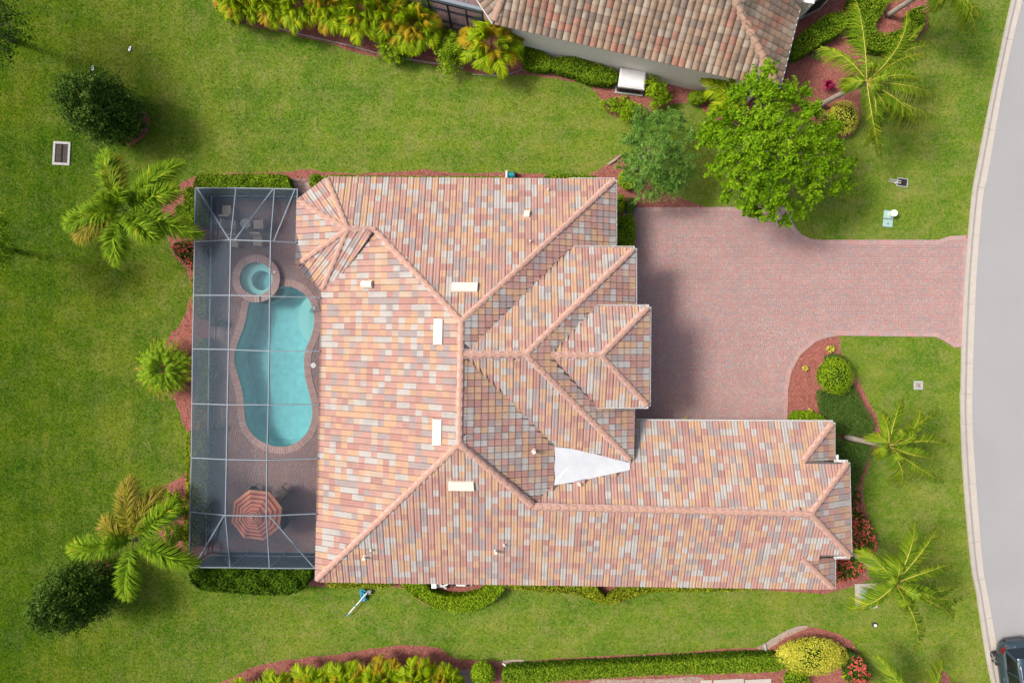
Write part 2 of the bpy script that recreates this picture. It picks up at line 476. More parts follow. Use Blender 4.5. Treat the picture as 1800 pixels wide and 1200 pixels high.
# screens: woven black fibre, partly open; the flatter the view the more closed
def screen_mat():
    m, N, L, b = base_mat('insect_screen', 0.6)
    t = N.new('ShaderNodeBsdfTransparent'); t.inputs[0].default_value = (0.97, 0.98, 1.0, 1)
    b.inputs['Base Color'].default_value = (0.045, 0.068, 0.095, 1); b.inputs['Specular IOR Level'].default_value = 0.25
    lw = N.new('ShaderNodeLayerWeight'); lw.inputs[0].default_value = 0.5
    f = mathn(N, L, 'ADD', mathn(N, L, 'MULTIPLY', lw.outputs['Facing'], 0.80), 0.15, True)
    mx = N.new('ShaderNodeMixShader'); L.new(f, mx.inputs[0]); L.new(t.outputs[0], mx.inputs[1]); L.new(b.outputs[0], mx.inputs[2])
    L.new(mx.outputs[0], N['Material Output'].inputs['Surface'])
    return m
M['screen'] = screen_mat()

def water_mat():
    m, N, L, b = base_mat('pool_water', 0.03)
    t = N.new('ShaderNodeBsdfTransparent'); t.inputs[0].default_value = (0.64, 0.90, 0.905, 1)
    gl = N.new('ShaderNodeBsdfGlossy'); gl.inputs['Roughness'].default_value = 0.04
    fr = N.new('ShaderNodeFresnel'); fr.inputs[0].default_value = 1.33
    g = N.new('ShaderNodeNewGeometry'); nz = noise_of(N, L, g.outputs['Position'], 5.0, 3)
    bp = N.new('ShaderNodeBump'); bp.inputs['Strength'].default_value = 0.12; bp.inputs['Distance'].default_value = 0.05
    L.new(nz, bp.inputs['Height']); L.new(bp.outputs['Normal'], gl.inputs['Normal']); L.new(bp.outputs['Normal'], fr.inputs['Normal'])
    mx = N.new('ShaderNodeMixShader'); L.new(fr.outputs[0], mx.inputs[0]); L.new(t.outputs[0], mx.inputs[1]); L.new(gl.outputs[0], mx.inputs[2])
    L.new(mx.outputs[0], N['Material Output'].inputs['Surface'])
    return m
M['water'] = water_mat()
M['plaster'] = plain('pool_plaster', (0.35, 0.54, 0.55), 0.8, bump=0.5, bscale=5, var=0.22)
M['plaster_step'] = plain('pool_step_plaster', (0.46, 0.58, 0.56), 0.8, var=0.08)

# ------------------------------------------------------------------ ground: lawn, road, kerb, driveway
cl = [(1790, -260), (1783, -120), (1777, 0), (1747, 140), (1715, 300), (1707, 350), (1695, 483), (1690, 583), (1688, 683), (1687, 700), (1690, 800), (1697, 900), (1707, 1000), (1715, 1040), (1730, 1140), (1742, 1200), (1768, 1310), (1800, 1440), (1850, 1600)]
cl[0] = (1850, -260); cl[1] = (1808, -120)
cr_ = [(1875, -260), (1830, -120), (1797, 0), (1765, 140), (1737, 300), (1727, 350), (1717, 467), (1712, 583), (1709, 683), (1709, 750), (1712, 800), (1719, 900), (1728, 1000), (1735, 1040), (1750, 1125), (1762, 1200), (1788, 1310), (1820, 1440), (1870, 1600)]
KL = smooth_loop(WL(cl), 4, False); KR = smooth_loop(WL(cr_), 4, False)

pool_px = [(485, 510), (497, 503), (513, 503), (533, 513), (548, 532), (554, 557), (552, 580), (545, 600), (538, 617), (536, 640), (538, 663), (542, 680), (548, 703), (551, 727), (545, 753), (533, 770), (513, 783), (490, 786), (467, 780), (447, 767), (433, 747), (429, 723), (427, 697), (421, 670), (413, 645), (411, 630), (414, 612), (422, 590), (431, 563), (437, 533), (448, 520), (466, 524)]
POOL = smooth_loop(WL(pool_px), 3)
SPA_C = W(450, 489.5, 0.3); SPA_R = 0.90; SPA_RO = 1.24
def circ(c, r, n=40):
    return [Vector((c.x + r * math.cos(2 * math.pi * i / n), c.y + r * math.sin(2 * math.pi * i / n), 0)) for i in range(n)]
def offset_loop(loop, d):
    n = len(loop); out = []
    area = sum(loop[i].x * loop[(i + 1) % n].y - loop[(i + 1) % n].x * loop[i].y for i in range(n))
    s = 1 if area > 0 else -1
    for i in range(n):
        t = (loop[(i + 1) % n] - loop[i - 1]).normalized()
        out.append(loop[i] + Vector((t.y, -t.x, 0)) * d * s)
    return out
# one hole under the pool and spa, smaller than the coping, larger than the water
HOLE = WL([(478, 497), (500, 496), (540, 508), (560, 540), (560, 580), (545, 620), (545, 660), (558, 725), (552, 757), (535, 778), (513, 790), (490, 793), (462, 786), (440, 772), (425, 747), (421, 720), (418, 690), (405, 645), (404, 620), (414, 590), (424, 560), (428, 530), (415, 510), (412, 480), (430, 455), (455, 452), (478, 465), (486, 485)])
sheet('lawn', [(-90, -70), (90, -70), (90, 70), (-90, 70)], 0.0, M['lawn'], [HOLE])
road = KR + [W(2900, 1600), W(2900, -260)]
sheet('road', [p for p in road], 0.012, M['asphalt'])
# kerb: a valley gutter strip, cast in pieces with joints between
mb = MB(); seglen = 0; start = 0
prof = [(0.0, 0.10), (0.30, 0.085), (0.52, 0.022), (0.60, 0.020), (1.0, 0.030)]
n = len(KL); V = []; F = []
for i in range(n):
    for t, z in prof:
        q = KL[i].lerp(KR[i], t); V.append((q.x, q.y, z))
    e = KL[i]
    V.append((e.x, e.y, -0.05))
for i in range(n - 1):
    for j in range(len(prof) - 1):
        F.append((i * 6 + j, i * 6 + j + 1, (i + 1) * 6 + j + 1, (i + 1) * 6 + j))
    F.append((i * 6 + 5, i * 6, (i + 1) * 6, (i + 1) * 6 + 5))
obj('kerb', V, [f[::-1] for f in F], M['concrete'], kind='structure')
mb = MB()
for t in range(2, n - 1, 4):
    a = KL[t]; b = min((KR[i].lerp(KR[i + 1], q / 10) for i in range(len(KR) - 1) for q in range(10)), key=lambda w_: (w_ - a).length)
    mb.bar(a.lerp(b, 0.02) + Vector((0, 0, 0.098)), a.lerp(b, 0.30) + Vector((0, 0, 0.086)), 0.012, 0.006)
    mb.bar(a.lerp(b, 0.30) + Vector((0, 0, 0.086)), a.lerp(b, 0.52) + Vector((0, 0, 0.023)), 0.022, 0.008)
    mb.bar(a.lerp(b, 0.52) + Vector((0, 0, 0.023)), a.lerp(b, 0.99) + Vector((0, 0, 0.031)), 0.022, 0.008)
mb.build('kerb_joint', M['joint'], kind='structure')

drive_px = [(1095, 365), (1300, 364), (1383, 364), (1390, 385), (1397, 400), (1408, 412), (1425, 420), (1445, 421.5), (1650, 421.5), (1668, 415), (1697, 401), (1703, 401), (1690, 613), (1677, 611), (1660, 600), (1645, 592), (1473, 590), (1450, 594), (1433, 601), (1407, 623), (1391, 652), (1385, 683), (1383, 760), (1095, 760)]
DRIVE = WL(drive_px)
DRIVE = [p if not (p.x > 23.6) else min(KL, key=lambda q: abs(q.y - p.y)).copy() for p in DRIVE]
sheet('driveway', DRIVE, 0.018, M['sand'])


def intervals(poly, v):
    xs = []
    n = len(poly)
    for i in range(n):
        (x0, y0), (x1, y1) = (poly[i][0], poly[i][1]), (poly[(i + 1) % n][0], poly[(i + 1) % n][1])
        if (y0 > v) != (y1 > v):
            xs.append(x0 + (x1 - x0) * (v - y0) / (y1 - y0))
    xs.sort()
    return [(xs[i], xs[i + 1]) for i in range(0, len(xs) - 1, 2)]


def best_iv(iv, u0, u1):
    best = None; bo = 0.0
    for a, b in iv:
        o = min(b, u1) - max(a, u0)
        if o > bo: bo = o; best = (a, b)
    return best


def pavers(name, poly, z0, h, mat, row=0.12, widths=(0.09, 0.12, 0.12, 0.19), skip=None, parent=None, gap=0.010, vertical=False):
    P = [(p[1], p[0]) if vertical else (p[0], p[1]) for p in poly]
    ys = [p[1] for p in P]; xs = [p[0] for p in P]
    V = []; F = []; R = []
    y = min(ys)
    while y < max(ys):
        y0, y1 = y + gap / 2, y + row - gap / 2
        iv0 = intervals(P, y0 + 1e-4); iv1 = intervals(P, y1 - 1e-4)
        u = min(xs) - random.random() * 0.2
        while u < max(xs):
            w = random.choice(widths); u0, u1 = u + gap / 2, u + w - gap / 2; u += w
            a = best_iv(iv0, u0, u1); b = best_iv(iv1, u0, u1)
            if a is None or b is None: continue
            q = [(max(u0, a[0]), y0), (min(u1, a[1]), y0), (min(u1, b[1]), y1), (max(u0, b[0]), y1)]
            if q[1][0] - q[0][0] < 0.015 or q[2][0] - q[3][0] < 0.015: continue
            cx, cy = (u0 + u1) / 2, (y0 + y1) / 2
            if vertical: cx, cy = cy, cx; q = [(t[1], t[0]) for t in q][::-1]
            if skip is not None and skip(cx, cy): continue
            k = len(V); dz = random.uniform(-0.003, 0.003)
            ins = 0.006
            mx = sum(t[0] for t in q) / 4; my = sum(t[1] for t in q) / 4
            V += [(t[0], t[1], z0 + h - 0.010 + dz) for t in q]
            V += [(t[0] + ins * (1 if t[0] < mx else -1), t[1] + ins * (1 if t[1] < my else -1), z0 + h + dz) for t in q]
            r = random.random(); R += [r] * 8
            F.append((k + 4, k + 5, k + 6, k + 7))
            F += [(k + i, k + (i + 1) % 4, k + 4 + (i + 1) % 4, k + 4 + i) for i in range(4)]
        y += row
    return npobj(name, V, F, mat, parent, R, kind='stuff')


pavers('driveway_pavers', DRIVE, 0.018, 0.035, M['paver'])

def ring_bricks(name, loop, wi, wo, z0, h, parent, step, mat, skip=None):
    L = [p.copy() for p in loop]; n = len(L)
    ln = [(L[(i + 1) % n] - L[i]).length for i in range(n)]; tot = sum(ln); m = int(tot / step); pts = []
    for k in range(m):
        s = tot * k / m; i = 0
        while s > ln[i]: s -= ln[i]; i += 1
        pts.append(L[i].lerp(L[(i + 1) % n], s / ln[i]))
    A = offset_loop(pts, wi); B = offset_loop(pts, wo); V = []; F = []; R = []
    for k in range(m):
        a, b = A[k], A[(k + 1) % m]; c, d_ = B[(k + 1) % m], B[k]
        if skip is not None and skip((a + c) / 2): continue
        a, b = a.lerp(b, 0.04), a.lerp(b, 0.96); d_, c = d_.lerp(c, 0.04), d_.lerp(c, 0.96)
        q = [a, b, c, d_]; kk = len(V); dz = random.uniform(-0.002, 0.002); mid = (a + b + c + d_) / 4
        V += [(p.x, p.y, z0) for p in q] + [(*(p.lerp(mid, 0.05).xy), z0 + h + dz) for p in q]
        r = random.random(); R += [r] * 8
        nz = (b - a).cross(c - a).z > 0
        top = (kk + 4, kk + 5, kk + 6, kk + 7); F.append(top if nz else top[::-1])
        for i in range(4):
            f = (kk + i, kk + (i + 1) % 4, kk + 4 + (i + 1) % 4, kk + 4 + i); F.append(f if nz else f[::-1])
    return npobj(name, V, F, mat, parent, R, kind='stuff')

# pool deck
deck_px = [(378, 349), (520, 349), (520, 320), (560, 320), (620, 340), (620, 1030), (545, 1015), (530, 972), (374, 970)]
DECK = WL(deck_px)
sheet('pool_deck', DECK, 0.014, M['sand'], [HOLE])
COPE = offset_loop(POOL, 0.34)
pavers('pool_deck_pavers', DECK, 0.014, 0.030, M['deck_paver'], skip=lambda x, y: bool(pip(np.array([x]), np.array([y]), COPE)[0] or math.hypot(x - SPA_C.x, y - SPA_C.y) < SPA_RO - 0.03))

ring_bricks('driveway_edging', DRIVE, -0.22, 0.0, 0.018, 0.041, None, 0.125, M['paver'])

# planting beds
def wob(pts, n=5, amp=0.05):
    q = smooth_loop(WL(pts), n)
    return [p + Vector((random.uniform(-amp, amp), random.uniform(-amp, amp), 0)) for p in q]
beds = [
    [(560, 300), (500, 302), (440, 305), (370, 306), (325, 318), (300, 338), (283, 360), (287, 385), (297, 420), (305, 450), (323, 467), (333, 487), (336, 515), (317, 570), (300, 587), (285, 620), (280, 660), (290, 690), (306, 702), (318, 735), (328, 762), (332, 800), (322, 832), (300, 848), (280, 862), (268, 890), (275, 930), (300, 965), (330, 995), (350, 1010), (385, 1010), (388, 700), (388, 400), (560, 340)],
    [(545, 309), (640, 306), (735, 299), (790, 304), (900, 305), (1010, 308), (1045, 303), (1072, 284), (1088, 274), (1105, 296), (1150, 330), (1200, 350), (1245, 368), (1117, 370), (1117, 440), (1060, 450), (1000, 400), (545, 380)],
    [(372, -40), (378, 8), (400, 28), (430, 42), (480, 54), (560, 72), (640, 96), (720, 108), (800, 121), (850, 130), (920, 132), (980, 138), (1030, 150), (1058, 175), (1066, 195), (1090, 207), (1130, 205), (1160, 190), (1195, 182), (1225, 185), (1250, 205), (1300, 215), (1320, 150), (1000, 60), (720, -40)],
    [(1360, 160), (1385, 60), (1430, -20), (1620, -30), (1632, 20), (1622, 60), (1590, 85), (1530, 95), (1510, 140), (1512, 205), (1490, 242), (1455, 232), (1420, 215), (1380, 190)],
    [(385, 1240), (420, 1186), (455, 1168), (540, 1155), (600, 1148), (650, 1140), (720, 1133), (770, 1138), (800, 1157), (880, 1161), (940, 1160), (1000, 1156), (1150, 1149), (1260, 1141), (1340, 1135), (1380, 1115), (1415, 1101), (1460, 1108), (1498, 1130), (1518, 1165), (1530, 1200), (1530, 1240)],
    [(1473, 591), (1450, 595), (1433, 602), (1408, 624), (1392, 653), (1386, 684), (1384, 743), (1400, 770), (1440, 900), (1440, 1020), (1467, 1023), (1500, 1019), (1522, 1010), (1537, 985), (1541, 955), (1527, 915), (1521, 887), (1516, 855), (1526, 820), (1537, 790), (1549, 768), (1543, 742), (1524, 700), (1498, 650), (1478, 617)],
    [(560, 1000), (560, 1030), (700, 1031), (740, 1057), (790, 1071), (830, 1070), (880, 1045), (890, 1034), (1005, 1043), (1075, 1060), (1110, 1050), (1150, 1038), (1340, 1037), (1464, 1040), (1460, 1000)],
    [(1605, 1240), (1625, 1195), (1650, 1178), (1668, 1190), (1680, 1240)],
    [(235, 205), (250, 195), (262, 205), (258, 232), (240, 250), (220, 252)],
    [(165, 990), (185, 985), (200, 1000), (205, 1030), (180, 1040), (160, 1020)],
]
BEDS = []
for i, b in enumerate(beds):
    p = wob(b); BEDS.append(p)
    sheet('mulch_bed', p, 0.006 + 0.0006 * i, M['mulch'])
cv = []; cf = []; crn = []
CX = []; CY = []
for p in BEDS:
    x, y = scatter(p, 170); CX.append(x); CY.append(y)
CX = np.concatenate(CX); CY = np.concatenate(CY)
def flecks(X, Y, z, ln, wd, tilt=0.4, zr=0.02):
    n = len(X); a = rng.uniform(0, 2 * np.pi, n); L = rng.uniform(0.5, 1.3, n) * ln; w = rng.uniform(0.6, 1.3, n) * wd
    dx, dy = np.cos(a), np.sin(a); zz = z + rng.uniform(0, zr, n); t = rng.uniform(-tilt, tilt, n) * L
    V = np.zeros((n, 4, 3))
    for k, (s, q) in enumerate(((-1, -1), (1, -1), (1, 1), (-1, 1))):
        V[:, k, 0] = X + s * dx * L / 2 - q * dy * w / 2
        V[:, k, 1] = Y + s * dy * L / 2 + q * dx * w / 2
        V[:, k, 2] = zz + np.abs(t) * 0.5 + s * t / 2
    return V.reshape(-1, 3), np.arange(4 * n).reshape(n, 4)
keep = ~pip(CX, CY, DECK) & ~pip(CX, CY, DRIVE)
CX, CY = CX[keep], CY[keep]
v, f = flecks(CX, CY, 0.014, 0.075, 0.026)
npobj('bark_chips', v, f, M['chips'], rnd=np.repeat(rng.random(len(CX)), 4), kind='stuff')

# ------------------------------------------------------------------ grass blades over the lawn
HOUSE_FOOT = WL([(590, 330), (1065, 335), (1065, 450), (1100, 455), (1120, 550), (1120, 715), (1110, 730), (1440, 730), (1440, 1010), (575, 1000)])
NB_FOOT = WL([(700, -60), (750, 35), (900, 80), (1250, 158), (1350, 150), (1400, 40), (1430, -60)])
nbl = 800000
gx = rng.uniform(-28.5, 26.5, nbl); gy = rng.uniform(-19.5, 19.5, nbl)
kx = np.interp(gy, [p.y for p in KL][::-1], [p.x for p in KL][::-1])
ok = gx < kx + 0.03 * rng.standard_normal(nbl)
for p in [DRIVE, DECK, HOUSE_FOOT, NB_FOOT] + BEDS:
    ok &= ~pip(gx, gy, p)
gx, gy = gx[ok], gy[ok]; n = len(gx)
a = rng.uniform(0, 2 * np.pi, n); hgt = rng.uniform(0.012, 0.040, n); lean = rng.uniform(0.015, 0.06, n); w = rng.uniform(0.012, 0.026, n)
# neighbouring blades belong to one tuft and share most of their colour
tab = rng.random(1 << 16); ci = (np.floor(gx / 0.075).astype(np.int64) * 7919 + np.floor(gy / 0.075).astype(np.int64) * 104729) & 0xFFFF
blade_r = np.clip(0.68 * tab[ci] + 0.32 * rng.random(n), 0, 1)
V = np.zeros((n, 3, 3)); px_, py_ = -np.sin(a), np.cos(a)
V[:, 0] = np.stack([gx - px_ * w, gy - py_ * w, np.full(n, 0.0)], 1)
V[:, 1] = np.stack([gx + px_ * w, gy + py_ * w, np.full(n, 0.0)], 1)
V[:, 2] = np.stack([gx + np.cos(a) * lean, gy + np.sin(a) * lean, hgt], 1)
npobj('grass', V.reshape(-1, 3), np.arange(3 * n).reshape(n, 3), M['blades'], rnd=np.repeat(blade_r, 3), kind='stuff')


# ------------------------------------------------------------------ tiled roofs
PITCH = math.atan(0.42)
CAMP = Vector((0, 0, H))


class Face:
    def __init__(s, a, b, z0, poly, pitch=PITCH):
        s.A = W(*a, z0); B = W(*b, z0); s.B = B; s.z0 = z0
        s.u = (B - s.A).normalized()
        n2 = Vector((-s.u.y, s.u.x, 0))
        cx = sum(p[0] for p in poly) / len(poly); cy = sum(p[1] for p in poly) / len(poly)
        if (W(cx, cy, z0) - s.A).dot(n2) < 0: n2 = -n2
        s.v = (n2 * math.cos(pitch) + Vector((0, 0, math.sin(pitch)))).normalized()
        s.n = s.u.cross(s.v)
        if s.n.z < 0: s.n = -s.n
        s.P = [s.hit(*p) for p in poly]
        s.uv = [((p - s.A).dot(s.u), (p - s.A).dot(s.v)) for p in s.P]
    def hit(s, px, py):
        dd = W(px, py, 0) - CAMP
        return CAMP + dd * (s.n.dot(s.A - CAMP) / s.n.dot(dd))
    def at(s, u, v, h=0.0):
        return s.A + s.u * u + s.v * v + s.n * h


PS = (0.015, 0.10, 0.25, 0.40, 0.5, 0.60, 0.75, 0.90, 0.985)
PH = dict(zip(PS, (0.0, 0.72, 1.0, 0.74, 0.52, 0.74, 1.0, 0.72, 0.0)))
PH1 = dict(zip(PS, (0.0, 0.42, 0.78, 0.97, 1.0, 0.97, 0.78, 0.42, 0.0)))
def arch(t, hh): return hh * (PH1 if hh > 0.06 else PH)[t]


def tile_face(fc, cw, cl_, probs, out, hh=0.036, lift=0.030):
    uv = fc.uv; vmax = max(q[1] for q in uv); vmin = min(q[1] for q in uv)
    umin = min(q[0] for q in uv); umax = max(q[0] for q in uv)
    j0 = int(math.floor((vmin + 0.03) / cl_)); j = j0
    off = random.random() * cw; prev = {}
    while j * cl_ < vmax:
        v0 = j * cl_ - (0.05 if j == j0 else 0.0); v1 = j * cl_ + cl_
        v0c = max(v0, vmin + 0.002); v1c = min(v1, vmax - 0.004); vm = (v0c + v1c) / 2
        ivm = intervals(uv, vm); iv0 = intervals(uv, v0c); iv1 = intervals(uv, v1c)
        i = int(math.floor((umin - off) / cw)) - 1
        while i * cw + off < umax:
            u0 = i * cw + off; u1 = u0 + cw; i += 1
            bm_ = best_iv(ivm, u0, u1)
            if bm_ is None or min(bm_[1], u1) - max(bm_[0], u0) < 0.02: continue
            b0 = best_iv(iv0, u0, u1) or bm_; b1 = best_iv(iv1, u0, u1) or bm_
            whole = all(b[0] <= u0 + 1e-6 and b[1] >= u1 - 1e-6 for b in (b0, b1, bm_)) and v1c > v1 - 1e-6
            lo = [(min(max(u0 + t * cw, b0[0]), b0[1]), v0, arch(t, hh) + lift) for t in PS]
            hi = [(min(max(u0 + t * cw, b1[0]), b1[1]), v1c, arch(t, hh) + 0.002) for t in PS]
            lo2 = [(q[0], v0, q[2] - lift - 0.006) for q in lo]
            c = prev[i] if (i in prev and random.random() < 0.12) else int(rng.choice(len(probs), p=probs))
            prev[i] = c
            out.append((fc, u0, v0, whole, c, lo, hi, lo2))
        j += 1


def proj(p):
    f = H / (H - p.z)
    return p.x * f, p.y * f


def finish_tiles(name, stuffname, tiles, mats, parent, cw, keepn=300):
    K7 = len(PS)
    FQ = [(i, i + 1, K7 + i + 1, K7 + i) for i in range(K7 - 1)] + [(2 * K7 + i, 2 * K7 + i + 1, i + 1, i) for i in range(K7 - 1)]
    scored = []
    for k, t in enumerate(tiles):
        fc, u0, v0, whole, c, lo, hi, lo2 = t
        if not whole: continue
        q = [proj(fc.at(*lo[0][:2])), proj(fc.at(*lo[-1][:2])), proj(fc.at(*hi[-1][:2])), proj(fc.at(*hi[0][:2]))]
        cx = sum(x for x, _ in q) / 4; cy = sum(y for _, y in q) / 4
        if abs(cx) > 26.5 or abs(cy) > 17.5: continue
        ar = abs(sum(q[i][0] * q[(i + 1) % 4][1] - q[(i + 1) % 4][0] * q[i][1] for i in range(4))) / 2
        scored.append((ar, k))
    scored.sort(reverse=True)
    own = set(k for _, k in scored[:keepn])
    cache = {}
    V = []; F = []; MI = []
    for k, (fc, u0, v0, whole, c, lo, hi, lo2) in enumerate(tiles):
        if k in own:
            key = (c, round(hi[0][1] - v0, 3))
            if key not in cache:
                cache[key] = pymesh(name, [(q[0] - u0 - cw / 2, q[1] - v0, q[2]) for q in lo + hi + lo2], FQ, mats[c])
            o = bpy.data.objects.new(name, cache[key]); COL.objects.link(o)
            p = fc.at(u0 + cw / 2, v0)
            m = Matrix((fc.u, fc.v if fc.u.cross(fc.v).z > 0 else fc.v, fc.n)).transposed().to_4x4()
            m.translation = p
            attach(o, parent); o.matrix_basis = m
        else:
            b = len(V)
            jit = random.uniform(-0.004, 0.004)
            V += [fc.at(q[0], q[1], q[2] + jit) for q in lo + hi + lo2]
            F += [tuple(b + i for i in f) for f in FQ]; MI += [c] * len(FQ)
    npobj(stuffname, [tuple(v) for v in V], F, mats, parent, mi=MI, kind='stuff')


def deck_of(faces, name, mat, parent, thick=0.13, dn=0.012):
    V = []; F = []
    for fc in faces:
        k = len(V); P = [p - fc.n * dn for p in fc.P]; n = len(P)
        V += P + [p - Vector((0, 0, thick)) for p in P]
        for t in tessellate_polygon([[Vector((p.x, p.y, 0)) for p in P]]):
            a_, b_, c_ = (P[i] for i in t)
            t = tuple(t) if (b_ - a_).cross(c_ - a_).z > 0 else tuple(t)[::-1]
            F.append(tuple(k + i for i in t)); F.append(tuple(k + n + i for i in t[::-1]))
        F += [(k + i, k + n + i, k + n + (i + 1) % n, k + (i + 1) % n) for i in range(n)]
    return obj(name, V, F, mat, parent)


capmesh = {}
def caps(a, b, parent, mat, mortar_mat, name='ridge_tile', r=0.122, ln=0.40, lift=0.035, mm=None):
    """half-round ridge tiles laid one over the next from b (low) up to a (high)"""
    if b.z > a.z: a, b = b, a
    t = (a - b); L = t.length; t.normalize()
    x = t.cross(Vector((0, 0, 1))).normalized(); y = x.cross(t)
    n = max(1, round(L / ln)); st = L / n
    key = (mat.name, round(st, 3))
    if key not in capmesh:
        V = []; F = []; k = 9
        for (s, rr, dz) in ((0, r * 1.10, 0.024), (st + 0.03, r * 0.96, 0.0)):
            V += [(rr * math.cos(math.pi * i / (k - 1)), s, rr * 0.85 * math.sin(math.pi * i / (k - 1)) - 0.03 + dz) for i in range(k)]
        V += [(0.8 * p[0], p[1], 0.6 * p[2]) for p in V[:k]]
        F = [(i + 1, i, k + i, k + i + 1) for i in range(k - 1)] + [(i, i + 1, 2 * k + i + 1, 2 * k + i) for i in range(k - 1)]
        capmesh[key] = pymesh(name, V, F, mat, smooth=False)
    for i in range(n):
        o = bpy.data.objects.new(name, capmesh[key]); COL.objects.link(o)
        m = Matrix((x, t, y)).transposed().to_4x4(); m.translation = b + t * st * i + y * lift
        attach(o, parent); o.matrix_basis = m
    # bedding mortar to both sides
    q = 12; w = r * 1.42
    V = []
    for i in range(q * 2 + 1):
        p = b + t * L * i / (q * 2)
        ww = w * random.uniform(0.9, 1.08)
        V += [p - x * ww - Vector((0, 0, 0.02)), p - x * w * 0.5 + y * 0.10, p + x * w * 0.5 + y * 0.10, p + x * ww - Vector((0, 0, 0.02))]
    F = [(4 * i + j, 4 * i + j + 1, 4 * i + 5 + j, 4 * i + 4 + j) for i in range(q * 2) for j in range(3)]
    mm.add(V, F)


house = thing('tiled_house', 'large house under a hipped roof of pink, tan and grey tiles beside the pool cage', 'house', (0, -2, 0))
E1z, E2z, E3z, E4z, E5z = 3.0, 3.9, 4.73, 3.71, 3.77
R1, R2, R3, R4 = (812, 565), (808, 780), (938, 890), (1425, 903)
B1, B2, Q1, Q2 = (815, 623), (925, 623), (968, 625), (1057, 625)
O0, O1 = (612, 403), (660, 405)
FC = {
    'north': Face((575, 313), (1080, 317), E1z, [(575, 313), (1080, 317), R1, O1, O0]),
    'west': Face((567, 510), (556, 1020), E1z, [(567, 510), (655, 410), O1, R1, R2, (556, 1020)]),
    'south': Face((556, 1020), (1465, 1033), E1z, [(556, 1020), R2, R3, R4, (1494, 977), (1410, 980), (1465, 1033)]),
    'east_a': Face((1080, 317), (1080, 437), E1z, [(1080, 317), (1080, 437), (1004, 437), B1, R1]),
    'east_b': Face((1080, 317), (1077, 500), E1z, [B1, (976, 785), (975, 852), R3, R2]),
    'block_n': Face((1004, 437), (1115, 437), E2z, [(1004, 437), (1115, 437), B2, B1]),
    'block_e': Face((1115, 437), (1112, 808), E2z, [B2, (1115, 437), (1115, 540), (1045, 540), Q1, (1047, 713), (1112, 714), (1109, 808)]),
    'block_s': Face((980, 806), (1109, 808), E2z, [B1, B2, (1109, 808), (1107, 815), (1040, 797), (976, 785)]),
    'entry_n': Face((1045, 540), (1140, 540), E3z, [(1045, 540), (1140, 540), Q2, Q1]),
    'entry_e': Face((1140, 540), (1139, 713), E3z, [(1140, 540), (1139, 713), Q2]),
    'entry_s': Face((1047, 713), (1139, 713), E3z, [(1047, 713), (1139, 713), Q2, Q1]),
    'garage_n': Face((1112, 741), (1464, 743), E1z, [(1112, 741), (1464, 743), (1412, 810), (1490, 813), R4, R3, (975, 852), (1107, 823)]),
    'garage_e': Face((1490, 813), (1494, 977), E4z, [(1490, 813), (1494, 977), R4]),
    'small_ne': Face((1464, 743), (1464, 808), E1z, [(1464, 743), (1464, 809), (1412, 810)]),
    'small_se': Face((1465, 980), (1465, 1033), E1z, [(1465, 980), (1465, 1033), (1410, 979)]),
    }
ZO = FC['north'].hit(*O0)
def opitch(a, b):
    A = W(*a, E1z); B = W(*b, E1z); u_ = (B - A).normalized(); n_ = Vector((-u_.y, u_.x, 0))
    return math.atan((ZO.z - E1z) / abs((ZO - A).dot(n_)))
FC.update({
    'oct_nw': Face((575, 313), (524, 352), E1z, [(575, 313), (524, 352), O0], opitch((575, 313), (524, 352))),
    'oct_w': Face((524, 352), (522, 466), E1z, [(524, 352), (522, 466), O0], opitch((524, 352), (522, 466))),
    'oct_sw': Face((522, 466), (567, 510), E1z, [(522, 466), (567, 510), O0], opitch((522, 466), (567, 510))),
    'oct_s': Face((567, 510), (647, 570), E1z, [(567, 510), (592, 495), (655, 410), (640, 404), O0], opitch((567, 510), (647, 570))),
})
roof = deck_of(FC.values(), 'roof', M['wood_deck'], house)
tiles = []
CW = 0.298
for k, fc in FC.items():
    tile_face(fc, CW, 0.335, TP, tiles)
finish_tiles('roof_tile', 'roof_tiles', tiles, TM, roof, CW)

def node(px, *faces):
    P = [FC[f].hit(*px) for f in faces]
    return sum(P, Vector((0, 0, 0))) / len(P)
mm = MB()
hips = [((575, 313), O0, 'north', 'north'), ((524, 352), O0, 'oct_w', 'north'), ((522, 466), O0, 'oct_w', 'north'), ((567, 510), O0, 'west', 'north'),
        (O0, O1, 'north', 'north'), (O1, R1, 'north', 'north'), ((1080, 317), R1, 'north', 'north'), (R1, R2, 'west', 'west'),
        ((556, 1020), R2, 'west', 'west'), (R3, R2, 'south', 'south'), (R3, R4, 'south', 'south'), ((1490, 813), R4, 'garage_e', 'south'), ((1494, 977), R4, 'garage_e', 'south'),
        ((1464, 743), (1412, 810), 'garage_n', 'garage_n'), ((1465, 1033), (1410, 980), 'south', 'south'),
        (B1, B2, 'block_n', 'block_n'), ((1115, 437), B2, 'block_n', 'block_n'), ((1109, 808), B2, 'block_s', 'block_n'),
        (Q1, Q2, 'entry_n', 'entry_n'), ((1140, 540), Q2, 'entry_n', 'entry_n'), ((1139, 713), Q2, 'entry_s', 'entry_n')]
for a, b, fa, fb in hips:
    pa, pb = node(a, fa), node(b, fb)
    if pa.z < pb.z - 0.3:   # keep the lower end just inside the eave
        pa = pa + (pb - pa).normalized() * 0.10
    caps(pb, pa, roof, M['cap'], M['mortar'], mm=mm)
mm.build('ridge_mortar', M['mortar'], roof)
